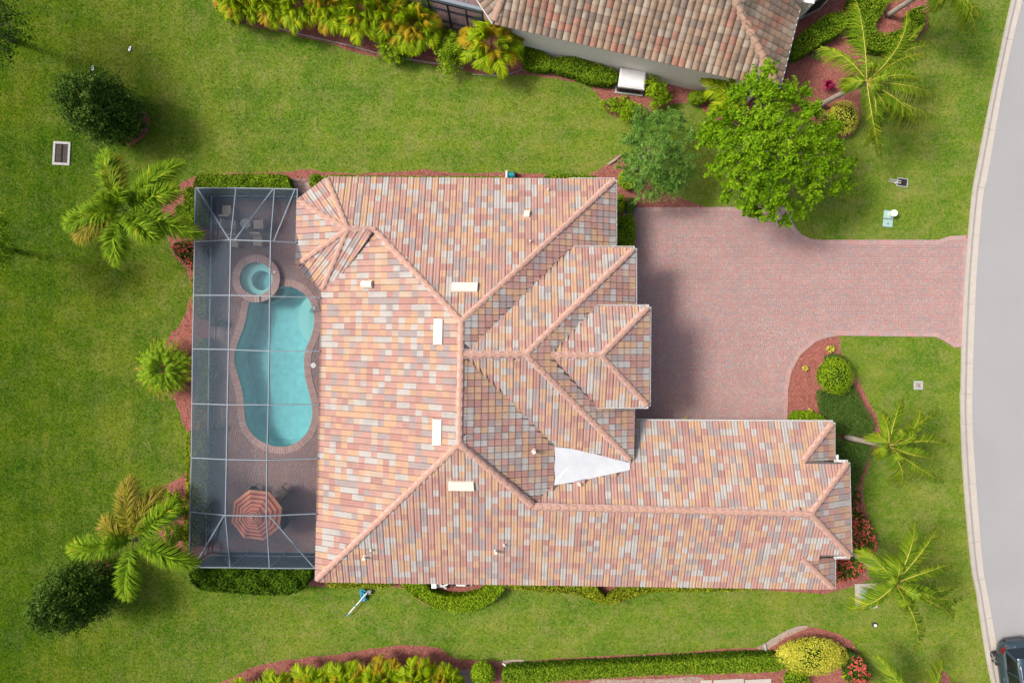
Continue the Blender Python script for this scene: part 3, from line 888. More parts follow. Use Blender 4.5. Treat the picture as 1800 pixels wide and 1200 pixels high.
# membrane cricket where tiles are missing
def fp(f, px, h): return FC[f].hit(*px) + Vector((0, 0, h))
pv = [fp('east_b', (974, 785), 0.05), fp('block_s', (1000, 787), 0.05), fp('block_s', (1040, 796), 0.05), fp('block_s', (1080, 806), 0.05), fp('block_s', (1107, 813), 0.06),
      fp('garage_n', (1107, 825), 0.08), fp('garage_n', (1075, 832), 0.06), fp('garage_n', (1040, 840), 0.06), fp('garage_n', (1005, 847), 0.06), fp('garage_n', (974, 852), 0.06), fp('east_b', (976, 840), 0.05), fp('east_b', (974, 820), 0.06), fp('east_b', (976, 803), 0.05)]
cen = [fp('block_s', (1000, 787), 0.02).lerp(fp('garage_n', (1005, 847), 0.02), 0.5), fp('block_s', (1050, 799), 0.0).lerp(fp('garage_n', (1050, 838), 0.0), 0.5)]
obj('membrane_patch', pv + cen, [(0, 1, 13), (1, 2, 13), (2, 14, 13), (2, 3, 14), (3, 4, 14), (4, 5, 14), (5, 6, 14), (6, 7, 14), (7, 13, 14), (7, 8, 13), (8, 9, 13), (9, 10, 13), (10, 11, 13), (11, 12, 13), (12, 0, 13)], M['membrane'], roof)
mp = [fp('garage_n', p, 0.075) for p in ((1008, 841), (1012, 838), (1031, 838), (1031, 842), (1009, 845))]
obj('membrane_scrap', mp, [(0, 1, 2, 3, 4)], M['membrane_dark'], roof)
# valley metal edges seen as thin dark lines
def roof_box(name, f, px, wu, wv, h, mat, dom=False):
    fc = FC[f]; c = fc.hit(*px)
    mb = MB()
    def q(u, v, z): return c + fc.u * u + fc.v * v + fc.n * z
    a, b = wu / 2, wv / 2; s = 0.03
    V = [q(-a, -b, 0), q(a, -b, 0), q(a, b, 0), q(-a, b, 0), q(-a, -b, h), q(a, -b, h), q(a - s, b - s, h * 0.55), q(-a + s, b - s, h * 0.55)]
    mb.add(V, [(0, 1, 5, 4), (1, 2, 6, 5), (2, 3, 7, 6), (3, 0, 4, 7), (4, 5, 6, 7)])
    # flange lying over the tiles below
    V = [q(-a - 0.04, -b - 0.05, 0.06), q(a + 0.04, -b - 0.05, 0.06), q(a + 0.04, -b + 0.02, 0.075), q(-a - 0.04, -b + 0.02, 0.075)]
    mb.add(V, [(0, 1, 2, 3)], 1)
    return mb.build(name, [mat, M['wood_deck']], roof)
roof_box('roof_vent', 'north', (817, 507), 1.18, 0.42, 0.20, M['cream_metal'])
roof_box('roof_vent', 'west', (773, 583), 1.18, 0.42, 0.20, M['cream_metal'])
roof_box('roof_vent', 'west', (771, 759), 1.18, 0.42, 0.20, M['cream_metal'])
roof_box('roof_vent', 'south', (811, 851), 1.16, 0.42, 0.20, M['cream_metal'])
roof_box('exhaust_vent', 'north', (926, 379), 0.28, 0.30, 0.22, M['cream_metal'])
# domed exhaust hood on the west slope
fc = FC['west']; c = fc.hit(648, 500); mb = MB()
V = []; F = []
for i in range(9):
    a_ = math.pi * i / 8
    for s_ in (-0.29, 0.29):
        V.append(c + fc.v * s_ + fc.u * 0.19 * math.cos(a_) + fc.n * (0.05 + 0.2 * math.sin(a_)))
F = [(2 * i, 2 * i + 1, 2 * i + 3, 2 * i + 2) for i in range(8)] + [tuple(range(0, 18, 2))[::-1], tuple(range(1, 18, 2))]
mb.add(V, F); mb.build('exhaust_hood', M['cream_metal'], roof)
for f, px, r, h in (('south', (642, 978), 0.06, 0.35), ('south', (872, 967), 0.06, 0.4), ('south', (886, 956), 0.035, 0.2), ('south', (653, 965), 0.035, 0.2), ('east_b', (938, 792), 0.07, 0.4), ('garage_n', (1018, 850), 0.05, 0.25), ('north', (963, 334), 0.03, 0.2), ('north', (932, 424), 0.03, 0.2)):
    c = FC[f].hit(*px); mb = MB()
    mb.lathe(c, [(r * 2.0, 0.0), (r * 1.6, 0.07), (r, 0.09), (r, h), (r * 1.25, h + 0.005), (r * 1.25, h + 0.03)], 12)
    mb.build('vent_pipe', M['cream_metal'], roof)
# gutters along the eaves that show one
def gutter(a, b, f, out):
    pa, pb = FC[f].hit(*a), FC[f].hit(*b); o = Vector((*out, 0)).normalized()
    mb = MB(); dz = Vector((0, 0, -0.02))
    mb.bar(pa + o * 0.055 + dz - Vector((0, 0, 0.10)), pb + o * 0.055 + dz - Vector((0, 0, 0.10)), 0.11, 0.012)
    mb.bar(pa + o * 0.115 + dz - Vector((0, 0, 0.05)), pb + o * 0.115 + dz - Vector((0, 0, 0.05)), 0.02, 0.115)
    n = max(2, int((pb - pa).length / 0.9))
    for i in range(n + 1):
        p = pa.lerp(pb, i / n); mb.box(p + o * 0.06 + dz + Vector((0, 0, 0.006)), (0.03 if abs(o.y) > 0.5 else 0.13, 0.13 if abs(o.y) > 0.5 else 0.03, 0.012))
    mb.build('gutter', M['gutter'], house)
for g_ in (((1080, 317), (1080, 437), 'east_a', (1, 0)), ((1004, 437), (1115, 437), 'block_n', (0, 1)), ((1115, 437), (1115, 540), 'block_e', (1, 0)), ((1045, 540), (1140, 540), 'entry_n', (0, 1)), ((1140, 540), (1139, 713), 'entry_e', (1, 0)), ((1047, 713), (1139, 713), 'entry_s', (0, -1)), ((1112, 714), (1109, 806), 'block_e', (1, 0)), ((1114, 741), (1464, 743), 'garage_n', (0, 1)), ((1464, 743), (1464, 808), 'small_ne', (1, 0)), ((1468, 812.6), (1490, 813), 'garage_n', (0, 1)), ((1490, 813), (1494, 977), 'garage_e', (1, 0)), ((1468, 977.6), (1494, 977), 'south', (0, -1)), ((1465, 980), (1465, 1033), 'small_se', (1, 0)), ((1000, 317), (1080, 317), 'north', (0, 1))):
    gutter(*g_)
mb = MB()
for (x0, y0, x1, y1, z) in ((-8.75, -11.25, 4.5, 7.4, 3.06), (4.5, -11.4, 15.05, -4.35, 3.05), (15.05, -9.95, 15.55, -6.15, 3.74), (4.5, -4.35, 5.4, 4.05, 3.94), (5.4, -2.7, 5.95, 1.3, 4.76)):
    mb.box(((x0 + x1) / 2, (y0 + y1) / 2, z / 2 - 0.1), (x1 - x0, y1 - y0, z + 0.2))
ow = [(-8.75, 7.35), (-9.95, 6.55), (-10.0, 3.95), (-8.75, 2.75)]
mb.add([(x, y, z) for z in (-0.1, 3.05) for x, y in ow], [(0, 1, 5, 4)[::-1], (1, 2, 6, 5)[::-1], (2, 3, 7, 6)[::-1]])
mb.build('wall', M['wall'], house)
mb = MB()
mb.tube([W(1466, 800, 2.9), W(1466, 800, 0.1)], 0.05, 6)
mb.box(W(1467, 803, 2.6), (0.16, 0.30, 0.5))
mb.build('downspout', M['white'], house)

# ------------------------------------------------------------------ neighbour's house
nb = thing('neighbour_house', 'neighbouring house with weathered brown tiles and a pale wall at the top edge', 'house', W(1120, 20))
NZ = 3.2
nf = {'s': Face((868, 41), (1368, 155), NZ, [(868, 41), (1368, 155), (1283, -20), (1270, -60), (905, -60)]),
      'e': Face((1368, 155), (1403, 15), NZ, [(1368, 155), (1403, 15), (1410, -60), (1270, -60), (1283, -20)]),
      'w': Face((868, 41), (838, -5), NZ, [(868, 41), (838, -5), (805, -60), (905, -60)])}
nroof = deck_of(nf.values(), 'roof', M['wood_deck'], nb)
tiles = []
for fc in nf.values(): tile_face(fc, 0.335, 0.345, NP, tiles, hh=0.075, lift=0.03)
finish_tiles('roof_tile', 'roof_tiles', tiles, NM, nroof, 0.335)
mm = MB()
def nn(f, p): return nf[f].hit(*p)
a0 = nn('s', (1368, 155)); b0 = nn('s', (1283, -20))
caps(b0, a0 + (b0 - a0).normalized() * 0.1, nroof, M['old_cap'], None, mm=mm, r=0.16)
a0 = nn('s', (868, 41)); b0 = nn('s', (905, -60))
caps(b0, a0 + (b0 - a0).normalized() * 0.1, nroof, M['old_cap'], None, mm=mm, r=0.17)
mm.build('ridge_mortar', M['old_cap'], nroof)
# walls following the tilted plan, 0.35 m inside the eave
pa, pb = W(868, 41, NZ), W(1368, 155, NZ); ud = (pb - pa).normalized(); nd = Vector((-ud.y, ud.x, 0))
p0 = pa + ud * 0.45 + nd * 0.33; p1 = pb - ud * 0.45 + nd * 0.33
pe = p1 + nd * 9; pw = p0 + nd * 9
mb = MB(); mb.add([(p.x, p.y, z) for z in (-0.1, NZ + 0.05) for p in (p0, p1, pe, pw)], [(0, 1, 5, 4), (1, 2, 6, 5), (2, 3, 7, 6), (3, 0, 4, 7)])
mb.build('wall', M['wall'], nb)
# east wing corner with a dark window, seen at the top edge
w0, w1, w2 = W(1398, 40), W(1440, 18), W(1470, -60)
mb = MB(); q = [w0, w1, w2, W(1400, -60)]
mb.add([(p.x, p.y, z) for z in (-0.1, 2.6) for p in q], [(0, 1, 5, 4), (1, 2, 6, 5), (3, 0, 4, 7), (4, 5, 6, 7)])
mb.build('wing_wall', M['wall'], nb)
mb = MB(); a_ = w0.lerp(w1, 0.15); b_ = w0.lerp(w1, 0.8); o_ = Vector(((w1 - w0).y, -(w1 - w0).x, 0)).normalized()
if o_.y > 0: o_ = -o_
mb.bar(a_ + o_ * 0.015 + Vector((0, 0, 1.35)), b_ + o_ * 0.015 + Vector((0, 0, 1.35)), 0.05, 1.5)
mb.build('window', M['black'], nb)
# grey flat metal canopy at the top edge
mb = MB(); mb.bar(W(1370, -12, 3.0), W(1432, -2, 3.0), 0.55, 0.08); mb.build('awning', M['gutter'], nb)
gm = MB(); pa2, pb2 = W(868, 41, NZ), W(838, -5, NZ); gm.bar(pa2 - Vector((0.05, 0, 0.08)), pb2 - Vector((0.05, 0, 0.08)), 0.09, 0.1); 
pa3, pb3 = W(1369, 155, NZ), W(1404, 15, NZ); gm.bar(pa3 + Vector((0.06, 0, -0.07)), pb3 + Vector((0.06, 0, -0.07)), 0.1, 0.1)
gm.build('gutter', M['gutter'], nb)
# meter boxes and pipes on the wall
mb = MB(); c = W(1207, 142); mb.box(c + Vector((0, 0, 1.5)), (0.3, 0.14, 0.5), -0.22); mb.box(c + Vector((0.45, -0.05, 1.3)), (0.22, 0.12, 0.35), -0.22)
mb.tube([c + Vector((0.0, -0.05, 1.2)), c + Vector((0.0, -0.05, 0.05))], 0.025, 6); mb.tube([c + Vector((0.45, -0.1, 1.1)), c + Vector((0.45, -0.1, 0.05))], 0.025, 6)
mb.build('meter_box', M['concrete_grey'], nb)
mb = MB(); mb.tube([W(1120, 128, 0.25), W(1180, 140, 0.25), W(1182, 141, 0.05)], 0.03, 6); mb.tube([W(1180, 140, 0.25), W(1200, 148, 0.18), W(1222, 152, 0.15)], 0.022, 6)
mb.build('pipe', M['util_green'], nb)

# neighbour's screened lanai at the top edge
la = thing('screen_enclosure', 'dark framed screen enclosure at the left end of the neighbouring house', 'screen enclosure', W(810, 40))
e0, e1 = W(700, -14, 2.75), W(848, 22, 2.75)
g0, g1 = Vector((e0.x, e0.y, 0)), Vector((e1.x, e1.y, 0))
for t in (0.05, 0.35, 0.58, 0.80, 1.0):
    mb = MB(); mb.bar(g0.lerp(g1, t), e0.lerp(e1, t), 0.09, 0.09); mb.build('post', M['dark_frame'], la)
for z, w_ in ((2.72, 0.16), (1.95, 0.07), (0.75, 0.07), (0.1, 0.08)):
    mb = MB(); mb.bar(g0 + Vector((0, 0, z)), g1 + Vector((0, 0, z)), 0.09, w_); mb.build('rail', M['dark_frame'], la)
b0_, b1_ = e0 + Vector((1.2, 5, 0.1)), e1 + Vector((1.2, 5, 0.1))
mb = MB(); mb.add([e0, e1, b1_, b0_], [(0, 1, 2, 3)]); mb.build('roof_screen', M['screen'], la)
mb = MB(); mb.add([g0, g1, e1, e0], [(0, 1, 2, 3)]); mb.build('wall_screen', M['screen'], la)
mb = MB(); mb.bar(e0 + Vector((0, .12, .06)), e1 + Vector((0, .12, .06)), 0.16, 0.05); mb.build('eave_beam', M['alu'], la)
mb = MB(); c = W(816, -4, 2.6); mb.tube([c + Vector((0.0, -0.55, 0.15)), c + Vector((-0.2, 0.0, 0.3)), c + Vector((-0.5, 0.9, 0.35))], 0.03, 6); mb.tube([c + Vector((0.05, -0.55, 0.15)), c + Vector((0.25, 0.0, 0.3)), c + Vector((0.3, 0.9, 0.35))], 0.03, 6); mb.build('brace', M['alu'], la)
sheet('neighbour_patio', [g0 + Vector((0, .05, 0)), g1 + Vector((0, .05, 0)), W(1050, -60), W(700, -120)], 0.03, M['deck_paver'])

# ------------------------------------------------------------------ swimming pool and spa
pool = thing('swimming_pool', 'turquoise freeform swimming pool with brick coping under the screen cage', 'pool', W(480, 650))
n = len(POOL); V = []; F = []
inner = offset_loop(POOL, -0.25)
for q, z in ((POOL, 0.03), (POOL, -1.0), (inner, -1.25)):
    V += [(p.x, p.y, z) for p in q]
ccw = sum(POOL[i].x * POOL[(i + 1) % n].y - POOL[(i + 1) % n].x * POOL[i].y for i in range(n)) > 0
for r in (0, 1):
    F += [(r * n + i, r * n + (i + 1) % n, (r + 1) * n + (i + 1) % n, (r + 1) * n + i) for i in range(n)]
F = [f[::-1] if ccw else f for f in F]
for t in tessellate_polygon([[Vector((p.x, p.y, 0)) for p in inner]]):
    a_, b_, c_ = (inner[i] for i in t)
    t = tuple(t) if (b_ - a_).cross(c_ - a_).z > 0 else tuple(t)[::-1]
    F.append(tuple(2 * n + i for i in t))
obj('basin', V, F, M['plaster'], pool)
water = sheet('water', offset_loop(POOL, 0.02), -0.09, M['water'], parent=pool, kind=None)
# curved entry steps at the north-east corner and a bench at the south-east
def arc_step(name, cpx, rads, ztops, a0, a1, mat):
    c = W(*cpx); mb = MB(); m = 18
    for r, zt in zip(rads, ztops):
        pts = [c + Vector((r * math.cos(a0 + (a1 - a0) * i / m), r * math.sin(a0 + (a1 - a0) * i / m), 0)) for i in range(m + 1)]
        P = [c] + pts
        k = len(P)
        mb.add([(p.x, p.y, zt) for p in P] + [(p.x, p.y, -1.3) for p in P], [(0, i, i + 1) for i in range(1, k - 1)] + [(i, k + i, k + i + 1, i + 1) for i in range(1, k - 1)])
    return mb.build(name, mat, pool)
arc_step('step', (572, 560), (1.05,), (-0.28,), math.radians(130), math.radians(232), M['plaster_step'])
arc_step('step', (572, 560), (1.35,), (-0.52,), math.radians(128), math.radians(234), M['plaster_step'])
arc_step('step', (572, 560), (1.68,), (-0.78,), math.radians(126), math.radians(236), M['plaster_step'])
arc_step('bench', (575, 738), (1.15,), (-0.40,), math.radians(135), math.radians(225), M['plaster_step'])
ring_bricks('coping', POOL, -0.05, 0.34, 0.012, 0.045, pool, 0.115, M['coping'], lambda p: (p - Vector((SPA_C.x, SPA_C.y, p.z))).length < SPA_RO - 0.02)
bd = MB()
cop_in = circ(SPA_C, SPA_R); 
spa = thing('spa', 'round raised spa with turquoise seat ring at the north end of the pool', 'spa', (SPA_C.x, SPA_C.y, 0))
mb = MB(); mb.lathe((SPA_C.x, SPA_C.y, 0), [(SPA_RO - 0.04, -1.2), (SPA_RO - 0.04, 0.26), (SPA_R, 0.26)], 40); mb.F.pop(); mb.M.pop()
mb.build('surround_wall', M['coping'], spa)
c2 = Vector((SPA_C.x + 0.14, SPA_C.y - 0.06, 0)); A_ = circ(SPA_C, SPA_R, 40); B_ = circ(c2, 0.52, 40); n_ = 40
V = [(p.x, p.y, 0.27) for p in A_] + [(p.x, p.y, -0.06) for p in A_] + [(p.x, p.y, -0.08) for p in B_]
obj('seat', V, [(r * n_ + i, r * n_ + (i + 1) % n_, (r + 1) * n_ + (i + 1) % n_, (r + 1) * n_ + i) for r in (0, 1) for i in range(n_)], M['plaster_step'], spa)
B2_ = circ(c2, 0.47, 40)
V = [(p.x, p.y, -0.08) for p in B_] + [(p.x, p.y, -0.65) for p in B2_]
obj('basin', V, [(i, (i + 1) % n_, n_ + (i + 1) % n_, n_ + i) for i in range(n_)] + [tuple(range(n_, 2 * n_))], M['plaster'], spa)
sheet('water', circ(SPA_C, SPA_R + 0.01), 0.205, M['water'], parent=spa, kind=None)
ring_bricks('coping', circ(SPA_C, SPA_R, 60), -0.05, SPA_RO - SPA_R + 0.02, 0.262, 0.05, spa, 0.115, M['coping'])
mb = MB(); mb.box((SPA_C.x + 0.22, SPA_C.y - 1.09, 0.285), (0.10, 0.40, 0.07)); mb.build('spillway', M['black'], spa)
mb = MB(); c = W(482, 478, 0.31); mb.lathe(c, [(0.05, 0.0), (0.05, 0.012)], 10); mb.build('air_button', M['white'], spa)

o = thing('skimmer_lid', 'round white skimmer lid in the pool deck near the house', 'lid', W(551, 642))
mb = MB(); c = W(551, 642, 0.044); mb.lathe(c, [(0.135, 0), (0.135, 0.012), (0.12, 0.018), (0.05, 0.020)], 20); mb.build('cover', M['white'], o)
mb = MB(); mb.box(c + Vector((0, 0, 0.026)), (0.09, 0.03, 0.01)); mb.build('grip', M['concrete_grey'], o)
o = thing('pool_handrail', 'shiny bent steel handrail at the pool steps', 'handrail', W(556, 543))
for dy in (0.0, 0.09):
    mb = MB(); b_ = W(563, 540); b_.y -= dy
    mb.tube([b_ + Vector((0.15, 0, 0.03)), b_ + Vector((0.15, 0, 0.75)), b_ + Vector((0.02, -0.03, 0.88)), b_ + Vector((-0.25, -0.1, 0.75)), b_ + Vector((-0.48, -0.16, 0.25)), b_ + Vector((-0.52, -0.17, -0.3))], 0.022, 8)
    mb.build('rail', M['steel'], o, smooth=True)

# ------------------------------------------------------------------ screen cage
cage = thing('screen_cage', 'grey framed insect screen cage covering the pool and its brick deck', 'screen enclosure', W(450, 660))
rows = [(331, 2.5, 3), (421, 3.45, 0), (519, 3.45, 0), (613, 3.45, 0), (710, 3.45, 0), (805, 3.45, 0), (904, 3.45, 0), (997, 2.5, 3)]
colx = [[344, 342.5, 341, 339, 338, 337, 335, 333], [415, 406, 404, 402, 400, 398.5, 396.5, 405], [483, 476, 474.5, 473.5, 472, 469.5, 468.5, 474], [523, 521, 563, 562.5, 561, 559, 556.5, 556]]
rowy = [[331, 425, 519, 613, 709, 804, 899, 996], [331, 422, 519, 614, 711, 807, 905, 996.5], [332, 424, 521, 617, 711, 808, 906, 997.5], [333, 427, 523, 617, 711, 805, 902, 998]]
def cz(c, r):
    if r in (0, 7): return 2.5
    return (2.5, 3.45, 3.5, 3.1)[c]
ND = [[W(colx[c][r], rowy[c][r], cz(c, r)) for r in range(8)] for c in range(4)]
def cage_bar(name, a, b, w=0.044, h=0.10):
    mb = MB(); mb.bar(a, b, w, h); return mb.build(name, M['alu'], cage)
for c in range(4):
    for r in range(7):
        if c == 3 and r > 0: continue
        cage_bar('eave_beam' if c == 0 else 'purlin', ND[c][r], ND[c][r + 1])
for r in range(8):
    for c in range(3):
        cage_bar('rafter', ND[c][r], ND[c + 1][r], 0.044 if r not in (0, 7) else 0.05, 0.10)
UPV = Vector((0, 0, 0.02))
def mid(a, b, t): return a.lerp(b, t)
for a, b in ((mid(ND[0][0], ND[1][0], .04), mid(ND[0][1], ND[1][1], .97)), (mid(ND[1][0], ND[2][0], .97), mid(ND[1][1], ND[2][1], .10)), (mid(ND[2][0], ND[3][0], .9), mid(ND[2][1], ND[3][1], .12)), (mid(ND[0][7], ND[1][7], .1), mid(ND[0][6], ND[1][6], .97)), (mid(ND[2][7], ND[3][7], .97), mid(ND[2][6], ND[3][6], .06))):
    cage_bar('brace', a + UPV, b + UPV, 0.055, 0.06)
def drop(p, z): return Vector((p.x, p.y, z))
for r in range(8):
    cage_bar('post', drop(ND[0][r], 0.05), ND[0][r], 0.06, 0.06)
for r in (0, 7):
    for c in (1, 2, 3): cage_bar('post', drop(ND[c][r], 0.05), ND[c][r], 0.06, 0.06)
for z, w in ((0.72, 0.06), (0.07, 0.06)):
    for r in range(7): cage_bar('rail', drop(ND[0][r], z), drop(ND[0][r + 1], z), 0.06, w)
    for r in (0, 7):
        for c in range(3): cage_bar('rail', drop(ND[c][r], z), drop(ND[c + 1][r], z), 0.06, w)
def panel(a, b, c, d_):
    return obj('screen_panel', [a, b, c, d_], [(0, 1, 2), (0, 2, 3)], M['screen'], cage)
for c in range(3):
    for r in range(7):
        dz = Vector((0, 0, 0.045))
        panel(ND[c][r] + dz, ND[c][r + 1] + dz, ND[c + 1][r + 1] + dz, ND[c + 1][r] + dz)
for r in range(7): panel(drop(ND[0][r], 0.1), drop(ND[0][r + 1], 0.1), ND[0][r + 1], ND[0][r])
for r in (0, 7):
    for c in range(3): panel(drop(ND[c][r], 0.1), drop(ND[c + 1][r], 0.1), ND[c + 1][r], ND[c][r])

# ------------------------------------------------------------------ furniture on the deck
UC = W(449, 906, 2.35)
um = thing('patio_umbrella', 'octagonal patio umbrella striped in orange, tan and dark red', 'umbrella', (UC.x, UC.y, 0.044))
M['st_or'] = plain('canvas_orange', (0.50, 0.19, 0.10), 0.9); M['st_tan'] = plain('canvas_tan', (0.36, 0.185, 0.115), 0.9); M['st_red'] = plain('canvas_red', (0.26, 0.03, 0.04), 0.9); M['st_brown'] = plain('canvas_olive', (0.24, 0.11, 0.07), 0.9)
SM_ = [M['st_or'], M['st_tan'], M['st_red'], M['st_brown']]
RR = 1.30; a0 = math.radians(105.5)
bands = [(1.0, 0), (.955, 1), (.90, 3), (.87, 2), (.815, 0), (.775, 1), (.735, 3), (.705, 2), (.655, 0), (.615, 1), (.57, 3), (.54, 2), (.50, 0), (.455, 1), (.42, 2), (.38, 0), (.345, 1)]
def uz(t): return 2.20 + 0.50 * (1 - t) ** 0.92
for k in range(8):
    V = []; F = []; MI = []
    edges = [b[0] for b in bands] + [0.24]
    for t in edges:
        for q in range(4):
            A = Vector((math.cos(a0 + k * math.pi / 4), math.sin(a0 + k * math.pi / 4), 0)); B = Vector((math.cos(a0 + (k + 1) * math.pi / 4), math.sin(a0 + (k + 1) * math.pi / 4), 0))
            p = A.lerp(B, q / 3) * RR * t
            sag = (0.035 if q in (1, 2) else 0.0) * t
            V.append((UC.x + p.x, UC.y + p.y, uz(t) - sag))
    for i in range(len(edges) - 1):
        for q in range(3):
            F.append((4 * i + q, 4 * i + q + 1, 4 * i + 5 + q, 4 * i + 4 + q)); MI.append(bands[i][1])
    obj('canopy_panel', V, F, SM_, um, MI)
    mb = MB(); A = Vector((math.cos(a0 + k * math.pi / 4), math.sin(a0 + k * math.pi / 4), 0)) * RR
    mb.bar(Vector((UC.x, UC.y, 2.58)), Vector((UC.x, UC.y, 2.17)) + A * 0.99, 0.02); mb.build('rib', M['dark_frame'], um)
V = []; F = []; MI = []
vb = [(0.33, 0), (0.29, 2), (0.24, 1), (0.19, 3), (0.14, 0), (0.09, 2)]
ed = [b[0] for b in vb] + [0.02]
for t in ed:
    for k in range(8):
        V.append((UC.x + RR * t * math.cos(a0 + k * math.pi / 4), UC.y + RR * t * math.sin(a0 + k * math.pi / 4), uz(t) + 0.06))
for i in range(len(ed) - 1):
    for k in range(8):
        F.append((8 * i + k, 8 * i + (k + 1) % 8, 8 * i + 8 + (k + 1) % 8, 8 * i + 8 + k)); MI.append(vb[i][1])
obj('vent_cap', V, F, SM_, um, MI)
mb = MB(); mb.tube([Vector((UC.x, UC.y, 0.05)), Vector((UC.x, UC.y, 2.76))], 0.025, 8); mb.build('pole', M['steel'], um)
mb = MB(); mb.lathe((UC.x, UC.y, 2.74), [(0.03, 0), (0.045, 0.03), (0.03, 0.06), (0.005, 0.075)], 10); mb.build('finial', M['white'], um)
mb = MB(); mb.lathe((UC.x, UC.y, 0.044), [(0.28, 0), (0.28, 0.06), (0.06, 0.10)], 16); mb.build('base', M['dark_frame'], um)

def round_table(c, r, h, label, top):
    t = thing('patio_table', label, 'table', (c.x, c.y, 0.044))
    mb = MB(); mb.lathe((c.x, c.y, h - 0.03), [(r - 0.01, 0), (r, 0.01), (r, 0.022), (r - 0.01, 0.03)], 28); mb.build('tabletop', top, t)
    for k in range(4):
        a = math.pi / 4 + k * math.pi / 2
        mb = MB(); mb.tube([Vector((c.x + r * .75 * math.cos(a), c.y + r * .75 * math.sin(a), h - 0.03)), Vector((c.x + r * .65 * math.cos(a), c.y + r * .65 * math.sin(a), 0.044))], 0.018, 6); mb.build('leg', M['dark_frame'], t)
    return t
def chair(c, rz, label, cush, group=None, frame=None):
    t = thing('patio_chair', label, 'chair', (c.x, c.y, 0.044), group)
    R = Matrix.Rotation(rz, 3, 'Z'); frame = frame or M['dark_frame']
    def q(x, y, z): return Vector((c.x, c.y, 0.044)) + R @ Vector((x, y, z))
    mb = MB(); mb.bbox(q(0, 0, 0.43), (0.50, 0.50, 0.10), rz, 0.03); mb.build('seat', cush, t)
    mb = MB(); mb.bar(q(0, -0.24, 0.45), q(0, -0.36, 0.92), 0.50, 0.07, up=R @ Vector((0, 1, 0))); mb.build('backrest', cush, t)
    for sx in (-1, 1):
        mb = MB(); mb.tube([q(sx * .27, .22, 0.0), q(sx * .27, .22, .62), q(sx * .27, -.28, .64)], 0.016, 6); mb.build('armrest', frame, t)
        mb = MB(); mb.tube([q(sx * .26, .2, 0.4), q(sx * .26, .24, 0)], 0.016, 6); mb.build('leg', frame, t)
        mb = MB(); mb.tube([q(sx * .26, -.24, 0.45), q(sx * .26, -.34, 0)], 0.016, 6); mb.build('leg', frame, t)
    return t
M['seat_brown'] = plain('seat_brown', (0.15, 0.11, 0.09), 0.9)
tc = W(449, 906, 0.72) + Vector((0.55, 0.35, 0))
tc = Vector((UC.x, UC.y, 0))
round_table(tc, 0.62, 0.74, 'round glass dining table beneath the striped umbrella', M['alu'])
for k, (a, lab) in enumerate(((20, 'patio chair with a brownish seat showing past the upper right edge of the umbrella'), (110, 'dark patio chair under the umbrella on the side of the pool'), (200, 'dark patio chair under the umbrella on the side of the screen wall'), (290, 'dark patio chair under the umbrella on the side away from the pool'))):
    a = math.radians(a + 25); p = tc + Vector((math.cos(a), math.sin(a), 0)) * 1.0
    chair(p, a + math.pi / 2, lab, M['black'] if k else M['seat_brown'], 'chairs under the umbrella')
t2 = W(431, 393, 0.55)
round_table(t2, 0.27, 0.55, 'small round pale side table between cushioned chairs at the cage corner', M['concrete_grey'])
for px, py, rz, lab in ((407, 395, -90, 'tan cushioned chair left of the small round table'), (455, 395, 90, 'tan cushioned chair right of the small round table'), (454, 424, 180, 'tan cushioned ottoman chair below and right of the small round table'), (412, 426, 180, 'tan cushioned chair below and left of the small round table'), (400, 370, 0, 'tan cushioned chair near the screen corner above the small table')):
    chair(W(px, py, 0.45), math.radians(rz), lab, M['cushion'], 'chairs round the small table')


# ------------------------------------------------------------------ plants
def leaf_quads(P, N, L, Wd, fold=0.15):
    n = len(P)
    N = N / np.maximum(1e-6, np.linalg.norm(N, axis=1, keepdims=True))
    r = rng.standard_normal((n, 3)); T = r - N * np.sum(r * N, 1, keepdims=True); T /= np.maximum(1e-6, np.linalg.norm(T, axis=1, keepdims=True))
    B = np.cross(N, T); L = L[:, None]; Wd = Wd[:, None]
    V = np.stack([P - T * L / 2, P + B * Wd / 2 - N * Wd * fold, P + T * L / 2 - N * L * 0.12, P - B * Wd / 2 - N * Wd * fold], 1)
    return V.reshape(-1, 3), np.arange(4 * n).reshape(n, 4)


def leaves(name, parent, P, N, L, Wd, mat, rnd=None, jit=0.45):
    n = len(P)
    if n == 0: return None
    N = N + jit * rng.standard_normal((n, 3))
    v, f = leaf_quads(P, N, L * rng.uniform(0.7, 1.3, n), Wd * rng.uniform(0.7, 1.3, n))
    rnd = rng.random(n) if rnd is None else np.clip(rnd, 0, 1)
    return npobj(name, v, f, mat, parent, rnd=np.repeat(rnd, 4))


